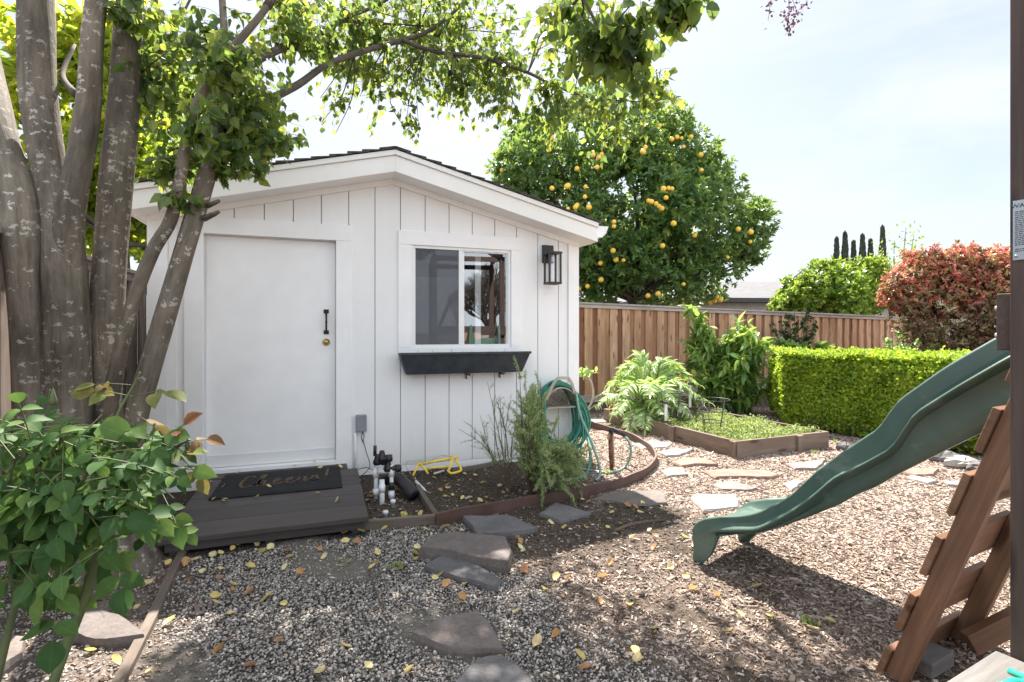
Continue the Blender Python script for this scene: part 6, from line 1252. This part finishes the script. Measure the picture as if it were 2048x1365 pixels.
# ================================================================ NEIGHBOURS
def house(loc, w_, d_, eave, ridge, rz_, label, ov=.5):
    r = thing('neighbour_house', loc, label, 'house'); c = Vector(loc); a = Vector((math.cos(rz_), math.sin(rz_), 0)); b = Vector((-a.y, a.x, 0))
    def q(x, y, z): return c + a * x + b * y + Z * z
    mb = MB(); mb.hexa([q(-w_ / 2, -d_ / 2, 0), q(w_ / 2, -d_ / 2, 0), q(w_ / 2, d_ / 2, 0), q(-w_ / 2, d_ / 2, 0)] + [q(-w_ / 2, -d_ / 2, eave), q(w_ / 2, -d_ / 2, eave), q(w_ / 2, d_ / 2, eave), q(-w_ / 2, d_ / 2, eave)]); mb.build('wall', M['housewall'], r)
    W2, D2 = w_ / 2 + ov, d_ / 2 + ov; hp = d_ * .35
    mb = MB(); mb.add([q(-W2, -D2, eave + .16), q(W2, -D2, eave + .16), q(W2, D2, eave + .16), q(-W2, D2, eave + .16), q(-W2 + hp, 0, ridge), q(W2 - hp, 0, ridge)], [(0, 1, 5, 4), (1, 2, 5), (2, 3, 4, 5), (3, 0, 4)])
    ro = mb.build('roof', M['roofgrey'], r)
    mb = MB(); mb.hexa([q(-W2, -D2, eave - .02), q(W2, -D2, eave - .02), q(W2, D2, eave - .02), q(-W2, D2, eave - .02), q(-W2, -D2, eave + .157), q(W2, -D2, eave + .157), q(W2, D2, eave + .157), q(-W2, D2, eave + .157)]); mb.build('fascia', M['housedark'], ro)
    for x in (-w_ * .3, 0, w_ * .3): mb = MB(); mb.box(q(x, -d_ / 2 - .01, eave - .8), (1.4, .04, 1.0), (a, b, Z)); mb.build('window', M['housedark'], r)
    return r
house((12.6, 27, 0), 14, 9, 2.62, 3.95, R(4), 'low neighbour house with a pale grey roof beyond the fence')
house((4.7, 30, 0), 8, 8, 2.7, 3.6, R(-3), 'neighbour house roof glimpsed under the orange tree')
# bare tree behind the viewer, seen as a reflection in the shed window
bt = thing('bare_tree', (6.7, -3.4, 0), 'bare branching tree mirrored in the shed window', 'tree'); mb = MB(); random.seed(3)
def grow(mb, p, d, l, r, k):
    e = p + d * l; m2 = (p + e) / 2 + Vector([random.uniform(-1, 1) for _ in range(3)]) * l * .07; mb.tube([p, m2, e], [r, r * .85, r * .7], 6 if k > 3 else 4, caps=False)
    if k:
        for _ in range(3 if k > 2 else 2): nd_ = (d + Vector([random.uniform(-1, 1) for _ in range(3)]) * .62 + Z * .08).normalized(); grow(mb, e, nd_, l * random.uniform(.68, .85), r * .62, k - 1)
grow(mb, Vector((6.7, -3.4, 0)), Vector((.05, .05, 1)).normalized(), .85, .16, 8); mb.build('trunk', M['bark2'], bt)

# ================================================================ FALLEN LEAVES (each its own thing)
T, F_ = tmpl('oval'); protos = []
for k in range(6):
    cur, fo = random.uniform(.3, .9), random.uniform(.2, .9); s = .045; mbl = MB()
    vs = [Vector((a * s - s / 2, b * s * 1.05, s * (fo * abs(b) + cur * (a - .5) ** 2))) for a, b in T]; mbl.add(vs, [tuple(map(int, f)) for f in F_], gc=[(a, b, k) for a, b in T], rnd=[.1, .3, .45, .6, .78, .97][k], smooth=True)
    o = mbl.build('fallen_leaf', M['lf_fall']); bpy.data.objects.remove(o, do_unlink=False) if False else COL.objects.unlink(o); protos.append(o)
LFP = [(594, 1080), (540, 1100), (450, 1095), (465, 1103), (475, 1097), (512, 1092), (525, 1110), (440, 1112), (500, 1090), (385, 1095), (575, 1108), (580, 1120), (620, 1088), (640, 1105), (690, 1088), (722, 1068), (715, 1088), (650, 1118), (668, 1070), (755, 1110), (370, 1130), (390, 1125), (427, 1115), (336, 1132), (405, 1150), (440, 1145), (380, 1165), (440, 1163), (465, 1176), (337, 1170), (264, 1172), (295, 1172), (430, 1198), (432, 1213), (465, 1188), (500, 1190), (540, 1195), (530, 1205), (568, 1215), (240, 1215), (275, 1222), (460, 1235), (440, 1307), (570, 1140), (600, 1150), (500, 1140),
       (690, 1072), (745, 1140), (770, 1062), (805, 1070), (850, 1063), (835, 1100), (830, 1113), (832, 1125), (885, 1048), (893, 1058), (980, 1067), (913, 1063), (680, 1125), (700, 1128), (682, 1138), (752, 1133), (870, 1162), (880, 1157), (893, 1175), (930, 1175), (950, 1172), (960, 1175), (983, 1140), (925, 1200), (917, 1215), (735, 1342), (300, 1350), (960, 1170),
       (1035, 1080), (1042, 1088), (1040, 1100), (1047, 1108), (1137, 1090), (1170, 1060), (1165, 1004), (1178, 1008), (1222, 1020), (1255, 1015), (1270, 1020), (1280, 1030), (1285, 1012), (1215, 1060), (1240, 1052), (1300, 1065), (1310, 1078), (1048, 1143), (1050, 1150), (1112, 1160), (1137, 1162), (1088, 1185), (1260, 1218), (1310, 1265), (1115, 1278), (1035, 1230), (1270, 1310), (1275, 1325), (1170, 1345), (1158, 1320), (1075, 1290), (1198, 1210), (1265, 1080), (1373, 1160), (1387, 1185), (1368, 1078), (1660, 1250), (1625, 1265), (1456, 1270), (1540, 1240), (1310, 1100), (1225, 1030), (1100, 1050), (1130, 1060),
       (808, 1035), (858, 1022), (843, 1032), (880, 985), (895, 980), (890, 998), (905, 995), (965, 970), (950, 955), (930, 952), (867, 960), (812, 990), (800, 985), (975, 1000), (960, 1005), (942, 1008), (925, 1000), (1000, 975), (1015, 985), (1006, 990), (750, 990), (735, 1005), (740, 998), (920, 965), (895, 975), (1142, 962), (1170, 975), (1025, 1012), (700, 1030),
       (1192, 930), (1430, 1195), (1515, 1180), (1390, 1095), (1580, 1130), (1700, 1090), (1480, 1235), (1340, 1140), (1220, 1130), (1205, 1160), (1000, 1330), (690, 1300), (640, 1350), (820, 1350), (560, 1290), (340, 1250), (180, 1310), (230, 1330), (500, 1340)]
STEP = [(537, 977, 0), (422, 967, 0), (428, 1002, 1), (445, 1005, 1), (450, 1002, 1), (515, 997, 1), (635, 990, 1), (675, 1003, 1), (448, 975, 2), (478, 948, 2), (590, 935, 2), (641, 938, 2), (680, 936, 0), (628, 924, 3)]
def zone(x, y):
    if y < 1045 and x < 1060 and x > 738 and y < 1010 + (1040 - x) * .1: return 'small curled yellow leaf fallen on the dark soil below the shed wall'
    if y > 1225: return 'curled pale yellow leaf fallen in the nearest foreground gravel and dirt' if x < 1300 else 'yellow leaf fallen in the shadow of the slide'
    if x < 400: return 'yellow leaf fallen beside the long bent timber'
    if x < 700 and y < 1130: return 'yellow leaf fallen on the gravel along the front of the step'
    if x < 700: return 'yellow leaf fallen on the open gravel between step and foreground'
    if x < 1000: return 'yellow leaf fallen among the grey stone slabs'
    if x < 1340 and y < 1125: return 'yellow leaf fallen on the shaded dirt outside the curved edging'
    if x < 1340: return 'yellow leaf fallen on the bare dirt beside the kite shaped flagstone'
    return 'yellow leaf fallen on the sunlit wood chips near the slide'
def putleaf(p, label, k, sc=1.0):
    o = protos[k].copy(); COL.objects.link(o); o.location = p; o.rotation_euler = (random.uniform(-.7, .7), random.uniform(-.7, .7), random.uniform(0, 6.28)); q = sc * random.uniform(.9, 1.4); o.scale = (q, q, q); tag(o, label, 'leaf', 'fallen yellow leaves')
for (x, y) in LFP: p = G(x, y); putleaf((p.x, p.y, .016), zone(x, y), random.choice((0, 1, 1, 2, 2, 3, 4, 5)))
for (x, y, t) in STEP:
    h = {0: .125, 1: .125, 2: .139, 3: .165}[t]; p = G(x, y, h); q = Vector((p.x, p.y, 0)) - S(0, 0, 0); t_ = q.dot(SN)
    if t_ > -.03: p = p - SN * (t_ + .05)
    putleaf((p.x, p.y, h + .012), {0: 'yellow leaf fallen on the brown planks beside the doormat', 1: 'yellow leaf fallen on the brown planks in front of the doormat', 2: 'small yellow leaf fallen on the black doormat', 3: 'yellow leaf fallen on the door sill'}[t], random.choice((1, 2, 3)), .85)
for o in protos: bpy.data.objects.remove(o)
scatter_all()
for o in SC.objects:
    if '_org' in o: del o['_org']
